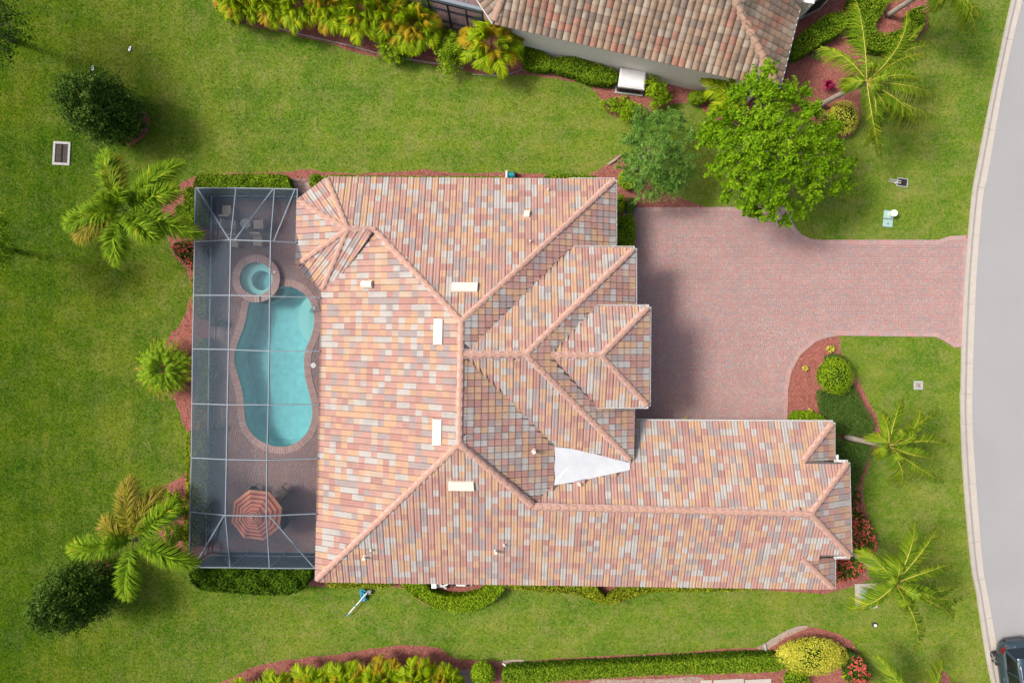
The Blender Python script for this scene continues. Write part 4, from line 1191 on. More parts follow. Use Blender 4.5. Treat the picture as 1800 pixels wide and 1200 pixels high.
def hedge(name, label, top_px, h, mat, dens=900, ln=0.088, wd=0.055, flowers=None, bumps=0.10, group=None, cat='hedge', fl_n=40, gaps=0.0):
    """clipped or loose planting: outline at its top height, leaves over top and sides, branches inside"""
    P = wob([(a, b) for a, b in top_px], 3, 0.02) if len(top_px) > 4 else WL(top_px)
    f = (H - h) / H
    P = [Vector((p.x * f, p.y * f, 0)) for p in P]
    c = sum(P, Vector()) / len(P)
    t = thing(name, label, cat, (c.x, c.y, 0), group)
    n = len(P)
    area = sum(P[i].x * P[(i + 1) % n].y - P[(i + 1) % n].x * P[i].y for i in range(n))
    ins = offset_loop(P, -0.10)
    V = [(p.x, p.y, z) for z in (0.0, max(0.08, h - 0.15 - bumps)) for p in ins]
    F = [(i, (i + 1) % n, n + (i + 1) % n, n + i) if area > 0 else (n + i, n + (i + 1) % n, (i + 1) % n, i) for i in range(n)]
    for q in tessellate_polygon([[Vector((p.x, p.y, 0)) for p in ins]]):
        a_, b_, c_ = (ins[i] for i in q); q = tuple(q) if (b_ - a_).cross(c_ - a_).z > 0 else tuple(q)[::-1]
        F.append(tuple(n + i for i in q))
    obj('branches', V, F, M['core'], t)
    X, Y = scatter(P, dens)
    k1, k2, k3, k4 = rng.uniform(0, 6, 4)
    bump = np.sin(X * 3.1 + k1) * np.cos(Y * 3.7 + k2) * 0.6 + np.sin(X * 7.3 + k3) * np.cos(Y * 6.1 + k4) * 0.4
    Z = h - 0.05 + bumps * bump + rng.uniform(-0.14, 0.07, len(X))
    Pt = np.stack([X, Y, Z], 1); Nt = np.tile(np.array([0, 0, 1.0]), (len(X), 1))
    S = []; SN = []
    sg = 1 if area > 0 else -1
    for i in range(n):
        a_, b_ = P[i], P[(i + 1) % n]; e = b_ - a_; m = int(e.length * h * dens * 0.6) + 1
        tt = rng.random(m); zz = rng.random(m) * (h - 0.02) + 0.02
        nrm = np.array([e.y, -e.x, 0.0]) * sg / max(1e-6, e.length)
        base = np.array(a_)[None] + np.array(e)[None] * tt[:, None] + nrm[None] * rng.uniform(-0.08, 0.04, m)[:, None]; base[:, 2] = zz
        S.append(base); SN.append(np.tile(nrm + np.array([0, 0, 0.5]), (m, 1)))
    Pt = np.concatenate([Pt] + S); Nt = np.concatenate([Nt] + SN)
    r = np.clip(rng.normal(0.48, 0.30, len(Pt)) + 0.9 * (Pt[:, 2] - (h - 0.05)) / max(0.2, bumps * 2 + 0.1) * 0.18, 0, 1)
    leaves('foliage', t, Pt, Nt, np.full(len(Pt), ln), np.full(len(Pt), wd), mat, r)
    if flowers:
        X, Y = scatter(P, fl_n); m = len(X)
        if m:
            # small trusses of petals
            X = np.repeat(X, 5) + rng.normal(0, 0.035, m * 5); Y = np.repeat(Y, 5) + rng.normal(0, 0.035, m * 5)
            Pf = np.stack([X, Y, h + 0.03 + rng.uniform(0, 0.05, len(X))], 1)
            FL = leaves('flowers', t, Pf, np.tile(np.array([0, 0, 1.0]), (len(X), 1)), np.full(len(X), 0.075), np.full(len(X), 0.06), flowers); FL['kind'] = 'stuff'
    return t


def ellipsoid_pts(n, c, r, up=-0.25):
    d = rng.standard_normal((n * 2, 3)); d /= np.linalg.norm(d, axis=1, keepdims=True); d = d[d[:, 2] > up][:n]
    return np.array(c)[None] + d * np.array(r)[None] * rng.uniform(0.82, 1.03, len(d))[:, None], d / np.array(r)[None]


def blob_core(parent, c, r, name='branches'):
    mb = MB(); mb.lathe((c[0], c[1], 0), [(r[0] * .55, max(0.01, c[2] - r[2])), (r[0] * 0.82, max(0.02, c[2] - r[2] * 0.4)), (r[0] * 0.84, c[2]), (r[0] * 0.6, c[2] + r[2] * 0.55), (r[0] * 0.2, c[2] + r[2] * 0.8)], 12)
    return mb.build(name, M['core'], parent)


def shrub(name, label, px, py, rpx, h, mat, n=1500, ln=0.07, wd=0.045, lumps=5, flowers=None, fl_n=60, group=None, cat='shrub', ry=None):
    z = h * 0.5
    c = W(px, py, z); rx = rpx * K * (H - h * 0.6) / H; ry = (ry or rpx) * K * (H - h * 0.6) / H
    t = thing(name, label, cat, (c.x, c.y, 0), group)
    blob_core(t, (c.x, c.y, z), (min(rx, ry), ry, z))
    PP = []; NN = []; RR_ = []
    for k in range(lumps + 1):
        if k == 0: cc, s = (c.x, c.y, z), 1.0
        else:
            a = 6.283 * k / lumps + rng.uniform(-.3, .3); q = rng.uniform(0.35, 0.6)
            cc = (c.x + math.cos(a) * rx * q, c.y + math.sin(a) * ry * q, z + rng.uniform(0.0, 0.35) * z); s = rng.uniform(0.4, 0.6)
        P, N = ellipsoid_pts(int(n * (0.5 if k == 0 else 0.5 / lumps * 1.3)), cc, (rx * s, ry * s, z * s))
        PP.append(P); NN.append(N * rx); RR_.append(np.clip(rng.normal(0.5, 0.22, len(P)) + rng.uniform(-.12, .12), 0, 1))
    P = np.concatenate(PP); N = np.concatenate(NN); P[:, 2] = np.maximum(P[:, 2], 0.03)
    leaves('foliage', t, P, N + np.array([0, 0, .6]), np.full(len(P), ln), np.full(len(P), wd), mat, np.concatenate(RR_))
    if flowers:
        P, N = ellipsoid_pts(fl_n, (c.x, c.y, z * 1.05), (rx, ry, z * 1.1), 0.15)
        P = np.repeat(P, 4, 0) + rng.normal(0, 0.03, (len(P) * 4, 3)); N = np.repeat(N, 4, 0)
        FL = leaves('flowers', t, P, N, np.full(len(P), 0.075), np.full(len(P), 0.06), flowers); FL['kind'] = 'stuff'
    return t


def tree(name, label, base_px, top_px, ctop, clumps, mat, nleaf, ln, wd, trunk_r=0.12, group=None, cat='tree', low=0.0, up=-0.3, bark=None, twig=0.10):
    """clumps: (px, py, z, radius) leaf clusters at the ends of limbs"""
    b = W(*base_px); t = thing(name, label, cat, b, group)
    mb = MB(); tp = W(*top_px, ctop)
    fork = b.lerp(tp, 0.35)
    mb.tube([b - Vector((0, 0, .05)), b.lerp(fork, 0.5), fork, b.lerp(tp, 0.7)], [trunk_r * 1.25, trunk_r, trunk_r * 0.85, trunk_r * 0.4], 8)
    mb.build('trunk', bark or M['bark'], t, smooth=True)
    lb = MB(); PP = []; NN = []; RR_ = []
    tot = sum(c[3] ** 2 for c in clumps)
    for (px, py, z, r) in clumps:
        c = W(px, py, z)
        st = b.lerp(tp, random.uniform(0.35, 0.65)); md = st.lerp(c, 0.55) + Vector((random.uniform(-.2, .2), random.uniform(-.2, .2), 0.25))
        lb.tube([st, md, c], [trunk_r * 0.42, trunk_r * 0.25, trunk_r * 0.07], 5)
        m = int(nleaf * r * r / tot); nt = max(10, int(26 * min(1.6, r / 0.6)))
        dd = rng.standard_normal((nt * 3, 3)); dd /= np.linalg.norm(dd, axis=1, keepdims=True); dd = dd[dd[:, 2] > up][:nt]; dd[:, 2] *= 0.62
        tl = r * rng.uniform(0.65, 1.35, len(dd)); pick = rng.integers(0, len(dd), m); tt = rng.uniform(0.25, 1.0, m) ** 0.7
        P = np.array(c)[None] + dd[pick] * (tl[pick] * tt)[:, None] + rng.normal(0, twig * r, (m, 3))
        N = dd[pick] + np.array([0, 0, 0.3])
        PP.append(P); NN.append(N)
        tone = rng.normal(0, 0.13, len(dd))
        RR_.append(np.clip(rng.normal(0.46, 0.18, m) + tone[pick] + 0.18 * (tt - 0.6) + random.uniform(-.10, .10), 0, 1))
    lb.build('limbs', bark or M['bark'], t)
    P = np.concatenate(PP); N = np.concatenate(NN)
    P[:, 2] = np.maximum(P[:, 2], 0.05)
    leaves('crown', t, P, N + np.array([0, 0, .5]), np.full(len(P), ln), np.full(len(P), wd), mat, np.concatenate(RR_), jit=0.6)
    return t


def frond(parent, hub, tip, arch=0.6, nl=42, ll=0.5, lw=0.03, droop=0.5, plume=0.0, mats=None, r0=0.02, start=0.12, sweep=0.9, name='frond', asym=0.0):
    hub = np.array(hub); tip = np.array(tip); ctl = (hub * 0.45 + tip * 0.55); ctl[2] = max(hub[2], tip[2]) + arch
    if asym:
        hv = tip - hub; ctl[:2] += np.array([-hv[1], hv[0]]) * random.uniform(-0.22, 0.22)
    def bz(t): return ((1 - t) ** 2)[:, None] * hub + (2 * t * (1 - t))[:, None] * ctl + (t ** 2)[:, None] * tip
    def dz(t): return (2 * (1 - t))[:, None] * (ctl - hub) + (2 * t)[:, None] * (tip - ctl)
    t = np.repeat(np.linspace(start, 0.985, nl), 2); n = len(t)
    side = np.tile([1.0, -1.0], nl)
    P = bz(t); T = dz(t); T /= np.linalg.norm(T, axis=1, keepdims=True)
    S = np.cross(T, np.tile([0, 0, 1.0], (n, 1))); S /= np.maximum(1e-6, np.linalg.norm(S, axis=1, keepdims=True)); U = np.cross(S, T)
    prof = np.sin(np.pi * np.clip((t - start) / (1 - start), 0, 1) * 0.80 + 0.42) ** 0.8
    L = ll * prof * rng.uniform(0.85, 1.12, n)
    if asym:
        k_ = random.uniform(-1, 1) * asym; L = L * (1 + k_ * side) * np.where(rng.random(n) < 0.12, 0.3, 1.0)
    roll = rng.normal(0, plume, n)
    sw = sweep * (0.55 + 0.9 * t) + rng.normal(0, 0.10, n)
    D = S * (side * np.cos(roll) * np.cos(sw * 0.75))[:, None] + U * np.sin(roll)[:, None] + T * np.sin(sw * 0.75)[:, None]
    D /= np.linalg.norm(D, axis=1, keepdims=True)
    G_ = np.tile([0, 0, -1.0], (n, 1)) * droop
    M1 = P + (D + G_ * 0.25) * (L * 0.5)[:, None]; M2 = P + (D + G_ * 0.8) * L[:, None]
    wv = np.cross(D, U); wv /= np.maximum(1e-6, np.linalg.norm(wv, axis=1, keepdims=True)); w = (lw * (0.5 + 0.5 * prof))[:, None] / 2
    V = np.stack([P - wv * w * 0.7, P + wv * w * 0.7, M1 - wv * w, M1 + wv * w, M2], 1).reshape(-1, 3)
    b = np.arange(n)[:, None] * 5
    F = np.concatenate([b + np.array([[0, 1, 3]]), b + np.array([[0, 3, 2]]), b + np.array([[2, 3, 4]])])
    rn = np.clip(0.35 + rng.normal(0, 0.2, n) + 0.25 * (t - 0.5), 0, 1)
    R = np.repeat(rn, 5)
    tt = np.linspace(0, 1, 9); Q = bz(tt); TQ = dz(tt); TQ /= np.linalg.norm(TQ, axis=1, keepdims=True)
    SQ = np.cross(TQ, np.tile([0, 0, 1.0], (9, 1))); SQ /= np.maximum(1e-6, np.linalg.norm(SQ, axis=1, keepdims=True)); UQ = np.cross(SQ, TQ)
    rr = r0 * (1 - 0.85 * tt)[:, None]
    RV = np.stack([Q + SQ * rr, Q + UQ * rr, Q - SQ * rr], 1).reshape(-1, 3); k = len(V)
    RF = []
    for i in range(8):
        for j in range(3):
            a, b2 = k + 3 * i + j, k + 3 * i + (j + 1) % 3
            RF += [(a, b2, b2 + 3), (a, b2 + 3, a + 3)]
    mi = np.concatenate([np.zeros(len(F), int), np.ones(len(RF), int)])
    return npobj(name, np.concatenate([V, RV]), np.concatenate([F, np.array(RF)]), mats, parent, rnd=np.concatenate([R, np.full(len(RV), .5)]), mi=mi)


def palm(name, label, base_px, hub_px, hz, tips, ll=0.55, nl=46, lw=0.035, arch=0.7, droop=0.5, plume=0.15, old=(), mats=None, trunk=0.13, cat='palm tree', tipz=None, group=None, inner=4, r0=0.024, shaft=True, sweep=0.9, asym=0.0):
    b = W(*base_px); hub = W(*hub_px, hz)
    t = thing(name, label, cat, b, group)
    mb = MB(); k = 9; bend = Vector((hub.x - b.x, hub.y - b.y, 0)) * 0.10
    pts = [b.lerp(hub, i / k) + bend * math.sin(math.pi * i / k) * -1 for i in range(k + 1)]; pts[0] = b - Vector((0, 0, 0.05))
    mb.tube(pts, [trunk * (1.35 if i == 0 else 1.1 - 0.03 * i) for i in range(k + 1)], 10); mb.build('trunk', M['palm_bark'], t, smooth=True)
    if shaft:
        mb = MB(); mb.tube([hub - Vector((0, 0, 0.5)), hub, hub + Vector((0, 0, 0.25))], [trunk * 0.85, trunk * 0.8, trunk * 0.3], 8); mb.build('crownshaft', M['rachis_green'], t, smooth=True)
    mats = mats or [G['palm'], M['rachis_green']]
    for i, tp in enumerate(tips):
        z = hz + (random.uniform(-0.5, 0.25) if tipz is None else tipz) if len(tp) < 3 else hz + tp[2]
        mm_ = mats if i not in old else [G['palm_old'], M['rachis']]
        frond(t, hub + Vector((0, 0, 0.1)), W(tp[0], tp[1], z), arch * random.uniform(0.8, 1.2), nl, ll, lw, droop, plume, mm_, r0, sweep=sweep, asym=asym)
    for i in range(inner):
        a = random.uniform(0, 6.28); r = random.uniform(0.5, 1.0)
        frond(t, hub + Vector((0, 0, 0.1)), hub + Vector((math.cos(a) * r, math.sin(a) * r, 0.9)), 0.3, nl // 2, ll * 0.7, lw, droop * 0.5, plume, mats, r0 * 0.8)
    return t

FOX = [G['palm'], M['rachis_green']]
palm('foxtail_palm', 'bushy feather palm at the upper left corner of the pool cage', (316, 404), (221, 372), 4.6,
     [(186, 266, -.4), (206, 276, -.9), (322, 286, -.5), (314, 332, .1), (117, 398, -.3), (140, 425, -1.0), (206, 466, -.6), (279, 422, .5), (356, 414, -.6), (150, 380, .1)],
     ll=0.80, nl=210, lw=0.050, sweep=0.72, arch=0.75, droop=0.35, plume=0.75, old=(1, 5), mats=FOX, inner=2, trunk=0.14)
palm('foxtail_palm', 'bushy feather palm with browning fronds at the lower left corner of the pool cage', (328, 897), (238, 948), 4.6,
     [(230, 838, -.6), (284, 856, -.9), (312, 884, .2), (121, 965, -.2), (190, 908, -.9), (226, 1052, -.4), (350, 990, -.6), (200, 930, -.8)],
     ll=0.80, nl=210, lw=0.050, sweep=0.72, arch=0.7, droop=0.35, plume=0.75, old=(0, 1, 4), mats=FOX, inner=1, trunk=0.14)
COC = [G['coco'], M['rachis']]
palm('coconut_palm', 'coconut palm leaning over the lawn from the red mulch bed at the upper right', (1440, 186), (1522, 146), 4.3,
     [(1506, 3, .2), (1594, 20, .2), (1625, 42, .0), (1648, 83, -.4), (1631, 96, -.2), (1618, 140, .2), (1646, 168, -.4), (1645, 203, -.6), (1616, 214, -.4), (1564, 206, -.3), (1549, 281, -.9), (1519, 252, -.8), (1443, 83, -.3), (1480, 155, -.6)],
     ll=0.58, nl=84, lw=0.046, arch=0.55, droop=1.2, plume=0.14, asym=0.75, mats=COC, inner=3, r0=0.024, shaft=False)
palm('coconut_palm', 'coconut palm leaning right from the juniper bed by the driveway', (1484, 767), (1560, 783), 4.0,
     [(1586, 698, -.1), (1550, 726, -.2), (1617, 720, .1), (1652, 720, -.3), (1670, 785, -.3), (1637, 802, .2), (1660, 845, -.5), (1584, 858, -.7), (1611, 756, .4), (1534, 762, -.4), (1536, 790, -.5)],
     ll=0.50, nl=80, lw=0.046, arch=0.5, droop=1.1, plume=0.14, asym=0.75, mats=COC, inner=3, r0=0.022, shaft=False)
palm('coconut_palm', 'large coconut palm spreading over the square concrete pad in front of the garage', (1500, 972), (1570, 1024), 4.2,
     [(1514, 966, -.2), (1609, 921, .0), (1655, 916, -.4), (1681, 989, -.3), (1685, 1022, -.5), (1693, 1046, -.7), (1672, 1076, -.5), (1650, 1052, .3), (1607, 1148, -.8), (1492, 1070, -.7), (1580, 985, .4), (1676, 1092, -.8), (1530, 1050, -.5), (1600, 1075, -.2)],
     ll=0.62, nl=88, lw=0.046, arch=0.6, droop=1.2, plume=0.14, asym=0.75, mats=COC, inner=4, r0=0.024, shaft=False)
palm('coconut_palm', 'coconut palm at the top right edge, only its trunk and lowest fronds in view', (1560, 28), (1655, -28), 4.4,
     [(1729, 36, -.5), (1717, 66, -.8), (1692, 58, -.7), (1740, -10), (1640, 20, -.4), (1700, -110), (1640, -120), (1580, -60), (1560, 0, -.5), (1744, -60)],
     ll=0.56, nl=82, lw=0.046, asym=0.5, arch=0.5, droop=0.9, plume=0.12, mats=COC, inner=2, r0=0.022, shaft=False)
palm('coconut_palm', 'coconut palm at the bottom edge right of the yellow bush, mostly out of view', (1575, 1215), (1600, 1240), 3.2,
     [(1542, 1152, -.3), (1656, 1160, -.3), (1520, 1260), (1700, 1250), (1610, 1340), (1560, 1330), (1680, 1310), (1500, 1210, -.4)],
     ll=0.56, nl=82, lw=0.046, asym=0.5, arch=0.6, droop=0.8, plume=0.12, mats=COC, inner=2, r0=0.022, shaft=False)
palm('young_palm', 'small yellow-green palm between the neighbour\'s wall and the large green tree', (1262, 178), (1282, 170), 1.6,
     [(1232, 140, .1), (1238, 165, -.2), (1245, 200, -.3), (1268, 205, -.3), (1255, 128, .1), (1300, 140), (1310, 190)],
     ll=0.45, nl=40, lw=0.05, arch=0.5, droop=0.5, plume=0.15, mats=[G['areca'], M['rachis']], inner=2, trunk=0.06, shaft=False)

# low rosette palm west of the cage: very many short fronds
def rosette(name, label, px, py, rad, n, mats, z0=0.6, ll=0.12, lw=0.03, cat='palm', group=None, nl=22, tipmat=None, arch=0.5):
    c = W(px, py, z0); t = thing(name, label, cat, (c.x, c.y, 0), group)
    mb = MB(); mb.tube([(c.x, c.y, -0.03), (c.x, c.y, z0)], [0.16, 0.12], 8); mb.build('stem', M['palm_bark'], t)
    for i in range(n):
        a = i * 2.39996; q = math.sqrt((i + 1) / n); r = rad * (0.35 + 0.65 * q) * random.uniform(0.85, 1.1)
        tip = c + Vector((math.cos(a) * r, math.sin(a) * r, 0.75 * (1 - q) + 0.05 - 0.25 * q))
        ms = mats if not (tipmat and q > 0.86 and random.random() < 0.6) else tipmat
        frond(t, c + Vector((0, 0, 0.05)), tip, arch, nl, ll, lw, 0.25, 0.25, ms, 0.010, 0.2, 1.0)
    return t
rosette('pygmy_palm', 'round clump of narrow green fronds with yellow tips against the pool cage', 292, 648, 1.72, 84, [G['palm'], M['rachis_green']], 0.9, 0.20, 0.035, tipmat=[G['palm_old'], M['rachis']], nl=26)

# feathery areca palms: a row along the neighbour's bed, another along the bottom edge
def areca(label, px, py, rad, h, group, n=26, seed=0):
    c = W(px, py, 0); t = thing('areca_palm', label, 'palm', c, group)
    for k in range(4):
        a = k * 1.57 + 0.4; p = c + Vector((math.cos(a) * 0.18, math.sin(a) * 0.18, -0.03)); hb = c + Vector((math.cos(a) * 0.3, math.sin(a) * 0.3, h * 0.5))
        mb = MB(); mb.tube([p, hb], [0.05, 0.035], 6); mb.build('stem', M['rachis_green'], t)
    for i in range(n):
        a = i * 2.39996 + seed; q = math.sqrt((i + 0.5) / n); r = rad * (0.06 + 0.94 * q) * random.uniform(0.8, 1.15)
        hb = c + Vector((math.cos(a) * 0.22, math.sin(a) * 0.22, h * random.uniform(0.45, 0.6)))
        tip = c + Vector((math.cos(a) * r, math.sin(a) * r, h * (1.05 - 0.5 * q) * random.uniform(0.85, 1.1)))
        ms = [G['areca'], M['rachis']] if random.random() > 0.22 else [G['areca_y'], M['rachis']]
        frond(t, hb, tip, 0.45, 52, 0.52, 0.050, 0.30, 0.16, ms, 0.013, 0.20, 0.95, asym=0.25)
    return t
GA = "feathery palms along the neighbour's bed"
for i, (px, py, r, h, lab) in enumerate([(442, 14, 1.0, 2.3, 'leftmost of the feathery palms along the top edge, beside the orange-flowered shrub'),
        (492, 12, 1.15, 2.5, 'second feathery palm from the left along the top edge'), (545, 22, 1.15, 2.5, 'third feathery palm from the left along the top edge'),
        (596, 24, 1.15, 2.6, 'fourth feathery palm from the left along the top edge, in the middle of the row'), (648, 38, 1.2, 2.6, 'feathery palm third from the right end of the joined row at the top'),
        (695, 36, 1.2, 2.7, 'tall feathery palm beside the dark screen enclosure, with its inner fronds upright'), (738, 62, 1.15, 2.5, 'feathery palm with orange outer fronds just left of the low leafy shrub'), (868, 92, 1.35, 2.7, 'separate feathery palm with yellow-orange fronds at the corner of the neighbouring wall')]):
    areca(lab, px, py + 9, r * 1.28, h, GA, 36, i)
GB2 = 'feathery palms along the bottom edge'
for i, (px, py, r, h, lab) in enumerate([(440, 1222, 1.1, 1.9, 'leftmost feathery palm of the bottom row, at the pointed end of the mulch bed'), (500, 1208, 1.1, 2.0, 'second feathery palm from the left along the bottom edge'),
        (560, 1196, 1.1, 2.0, 'third feathery palm from the left along the bottom edge'), (620, 1192, 1.15, 2.1, 'fourth feathery palm from the left along the bottom edge'), (680, 1184, 1.15, 2.1, 'fifth feathery palm from the left along the bottom edge'), (742, 1182, 1.1, 2.2, 'second feathery palm from the right end of the bottom row'), (785, 1188, 0.9, 2.0, 'rightmost feathery palm of the bottom row, left of the round green shrub')]):
    areca(lab, px, py - 5, r * 1.22, h, GB2, 36, i + 9)

# broad trees
def cluster(cx, cy, rx, ry, n, z0, z1, r0, r1):
    out = []
    for i in range(n):
        a = i * 2.39996; q = math.sqrt((i + 0.5) / n)
        out.append((cx + rx * q * math.cos(a) * random.uniform(.9, 1.1), cy + ry * q * math.sin(a) * random.uniform(.9, 1.1), z1 - (z1 - z0) * q ** 2 + random.uniform(-.3, .3), random.uniform(r0, r1)))
    return out
big = [(1330, 150, 5.2, .75), (1352, 118, 5.0, .45), (1300, 170, 4.6, .7), (1362, 175, 5.4, .8), (1400, 165, 4.8, .7), (1425, 205, 4.8, .75), (1462, 222, 4.4, .55), (1350, 215, 5.8, .85), (1310, 215, 5.0, .8), (1270, 205, 4.4, .6), (1258, 240, 4.0, .55), (1285, 250, 4.8, .7), (1335, 255, 5.8, .85), (1385, 245, 5.8, .9), (1430, 250, 5.0, .8), (1465, 262, 4.2, .55), (1300, 285, 4.8, .75), (1345, 300, 5.4, .85), (1390, 295, 5.5, .85), (1440, 295, 4.9, .75), (1480, 300, 4.2, .5), (1290, 322, 4.2, .6), (1330, 340, 4.8, .7), (1375, 345, 5.0, .75), (1425, 335, 4.6, .7), (1465, 330, 4.0, .45), (1310, 365, 4.0, .5), (1350, 372, 4.3, .5), (1378, 388, 3.9, .42), (1405, 372, 4.0, .5), (1275, 285, 3.8, .5), (1255, 222, 3.6, .4), (1330, 375, 3.6, .4), (1240, 246, 3.5, .5), (1258, 300, 3.5, .5), (1240, 225, 3.4, .4), (1275, 345, 3.4, .4), (1492, 285, 3.8, .4), (1488, 325, 3.6, .35)]
tree('shade_tree', 'large bright green leafy tree overhanging the driveway and the neighbour\'s roof corner', (1300, 292), (1365, 250), 5.6, [(a_, b_, c_, d_ * 0.90) for a_, b_, c_, d_ in big], G['tree'], 38000, 0.145, 0.085, 0.13, up=-0.2, twig=0.085)
wil = cluster(1152, 272, 62, 80, 32, 2.2, 4.0, .38, .62)
tree('fine_leaved_tree', 'blue-green fine-leaved tree at the corner of the house and driveway', (1118, 300), (1148, 272), 4.0, wil, G['willow'], 24000, 0.105, 0.036, 0.08, up=-0.5)
def oval_tree(name, label, base, top, h, rpx, n, mat=None, nleaf=11000):
    cl_ = []
    m = n
    for i in range(m):
        f = (i + 0.5) / m; z = 0.35 + (h - 0.6) * f
        g = H / (H - z)
        # axis stands upright over the base; its picture leans outward by itself
        X, Y = (base[0] - 900) * g + 900, (base[1] - 600) * g + 600
        rr = rpx * math.sin(math.pi * (0.20 + 0.72 * f)) ** 0.7
        a = i * 2.39996; q = 0.62
        cl_.append((X + rr * q * math.cos(a), Y + rr * q * math.sin(a), z, rr * 0.5 * K * random.uniform(.85, 1.1)))
        cl_.append((X + rr * q * math.cos(a + 3.0), Y + rr * q * math.sin(a + 3.0), z, rr * 0.45 * K * random.uniform(.85, 1.1)))
    g = H / (H - h + 0.5)
    t = tree(name, label, base, ((base[0] - 900) * g + 900, (base[1] - 600) * g + 600), h - 0.5, cl_, mat or G['dark'], nleaf, 0.14, 0.075, 0.08, up=-0.7, twig=0.14)
    return t
oval_tree('magnolia_tree', 'dense dark green oval tree near the storm drain at the upper left', (222, 216), None, 5.0, 58, 24, nleaf=20000)
oval_tree('magnolia_tree', 'dense dark green oval tree below the browning palm at the lower left', (180, 1020), None, 5.2, 57, 24, nleaf=20000)
edge1 = cluster(-40, 40, 66, 90, 22, 4.0, 6.5, .6, 1.0)
tree('edge_tree', 'dark tree cut off by the top left corner', (20, 70), (-40, 30), 6.0, edge1, G['dark'], 9000, 0.12, 0.06, 0.14)
edge2 = cluster(-30, 432, 42, 46, 12, 3.5, 5.5, .5, .8)
tree('edge_tree', 'tree cut off by the left edge beside the upper palm', (20, 440), (-30, 432), 5.2, edge2, G['hedge'], 7000, 0.11, 0.06, 0.12)

# hedges and shrubs round the pool cage
hedge('clipped_hedge', 'clipped light green hedge along the top of the pool cage', [(346, 308), (400, 306), (460, 306), (500, 307), (505, 318), (506, 338), (420, 339), (346, 338)], 0.95, G['hedge'], 1100)
hedge('clipped_hedge', 'clipped dark hedge at the upper left corner of the pool cage', [(322, 333), (341, 331), (364, 350), (364, 392), (342, 394), (326, 391), (306, 374), (309, 361), (322, 352)], 0.9, G['hedge'], 1100)
hedge('ixora_shrub', 'red-flowered shrub beside the pool cage under the upper palm', [(302, 430), (322, 424), (350, 426), (360, 470), (338, 474), (322, 460), (310, 450)], 0.7, G['dark'], 900, flowers=G['red'], cat='shrub', fl_n=45)
hedge('cage_hedge', 'thin loose hedge along the cage beside the spa', [(337, 474), (362, 474), (362, 540), (356, 560), (338, 545)], 0.8, G['yhedge'], 900, bumps=.15, cat='hedge', flowers=G['orange'], fl_n=6)
hedge('cage_hedge', 'loose green hedge along the cage beside the round frond clump', [(345, 605), (366, 605), (366, 700), (352, 720), (345, 700)], 0.7, G['hedge'], 800, bumps=.15)
hedge('cage_hedge', 'orange-flowered low shrub along the cage below the round frond clump', [(340, 712), (364, 715), (364, 758), (340, 756)], 0.6, G['yhedge'], 800, bumps=.15, cat='shrub', flowers=G['orange'], fl_n=28)
hedge('cage_hedge', 'long loose yellow-green hedge along the lower left side of the pool cage', [(326, 765), (345, 762), (362, 764), (360, 930), (340, 962), (322, 955), (326, 850)], 0.9, G['yhedge'], 1000, bumps=.15)
hedge('tall_hedge', 'tall dark leafy hedge along the bottom of the pool cage', [(352, 993), (430, 993), (540, 994), (538, 1025), (520, 1042), (470, 1046), (400, 1042), (350, 1036), (332, 1012)], 1.6, G['mid'], 900, 0.12, 0.07, bumps=.25)
shrub('round_shrub', 'small round shrub at the upper left corner of the tiled roof', 556, 318, 13, 0.9, G['hedge'], 900)
hedge('low_hedge', 'thin clipped hedge at the left part of the upper house wall', [(570, 309), (700, 310), (880, 311), (880, 330), (570, 330)], 0.7, G['hedge'], 900)
hedge('low_hedge', 'thin clipped hedge at the right part of the upper house wall', [(958, 310), (985, 305), (1030, 307), (1056, 314), (1056, 332), (958, 332)], 0.8, G['hedge'], 900)
shrub('leafy_shrub', 'yellow-green shrub at the upper right corner of the tiled roof', 1103, 316, 18, 1.1, G['bright'], 1500)
shrub('round_shrub', 'upright light green shrub against the house wall left of the driveway', 1090, 358, 9, 1.0, G['bright'], 900, ry=18)
shrub('round_shrub', 'blue-green shrub between the light green shrub and the driveway corner', 1107, 362, 10, 0.9, G['olive'], 900, ry=16)
hedge('leafy_hedge', 'dark leafy hedge between the house wall and the driveway', [(1084, 385), (1098, 380), (1114, 381), (1115, 434), (1084, 436)], 0.9, G['hedge'], 1000, bumps=.15)
# south side of the house
hedge('low_hedge', 'thin yellowish hedge under the eave above the blue tool', [(575, 1008), (690, 1010), (688, 1031), (620, 1033), (577, 1030)], 0.6, G['yhedge'], 1000)
hedge('curved_hedge', 'bright crescent hedge curving round the white pool pipes', [(698, 1010), (735, 1014), (752, 1036), (775, 1047), (812, 1050), (845, 1042), (862, 1026), (872, 1012), (892, 1014), (884, 1040), (862, 1060), (830, 1074), (800, 1075), (765, 1068), (735, 1054), (712, 1036)], 0.8, G['bright'], 1400, bumps=.08)
hedge('low_hedge', 'clipped yellow-green hedge right of the crescent hedge', [(890, 1008), (1046, 1010), (1050, 1032), (1064, 1050), (1062, 1061), (1035, 1054), (1004, 1044), (895, 1034)], 0.7, G['yhedge'], 1100)
hedge('low_hedge', 'long thin hedge under the garage eave, widest at its left end', [(1108, 1012), (1340, 1014), (1342, 1036), (1160, 1040), (1115, 1050), (1088, 1060), (1066, 1061), (1068, 1050), (1095, 1036)], 0.7, G['yhedge'], 1100)
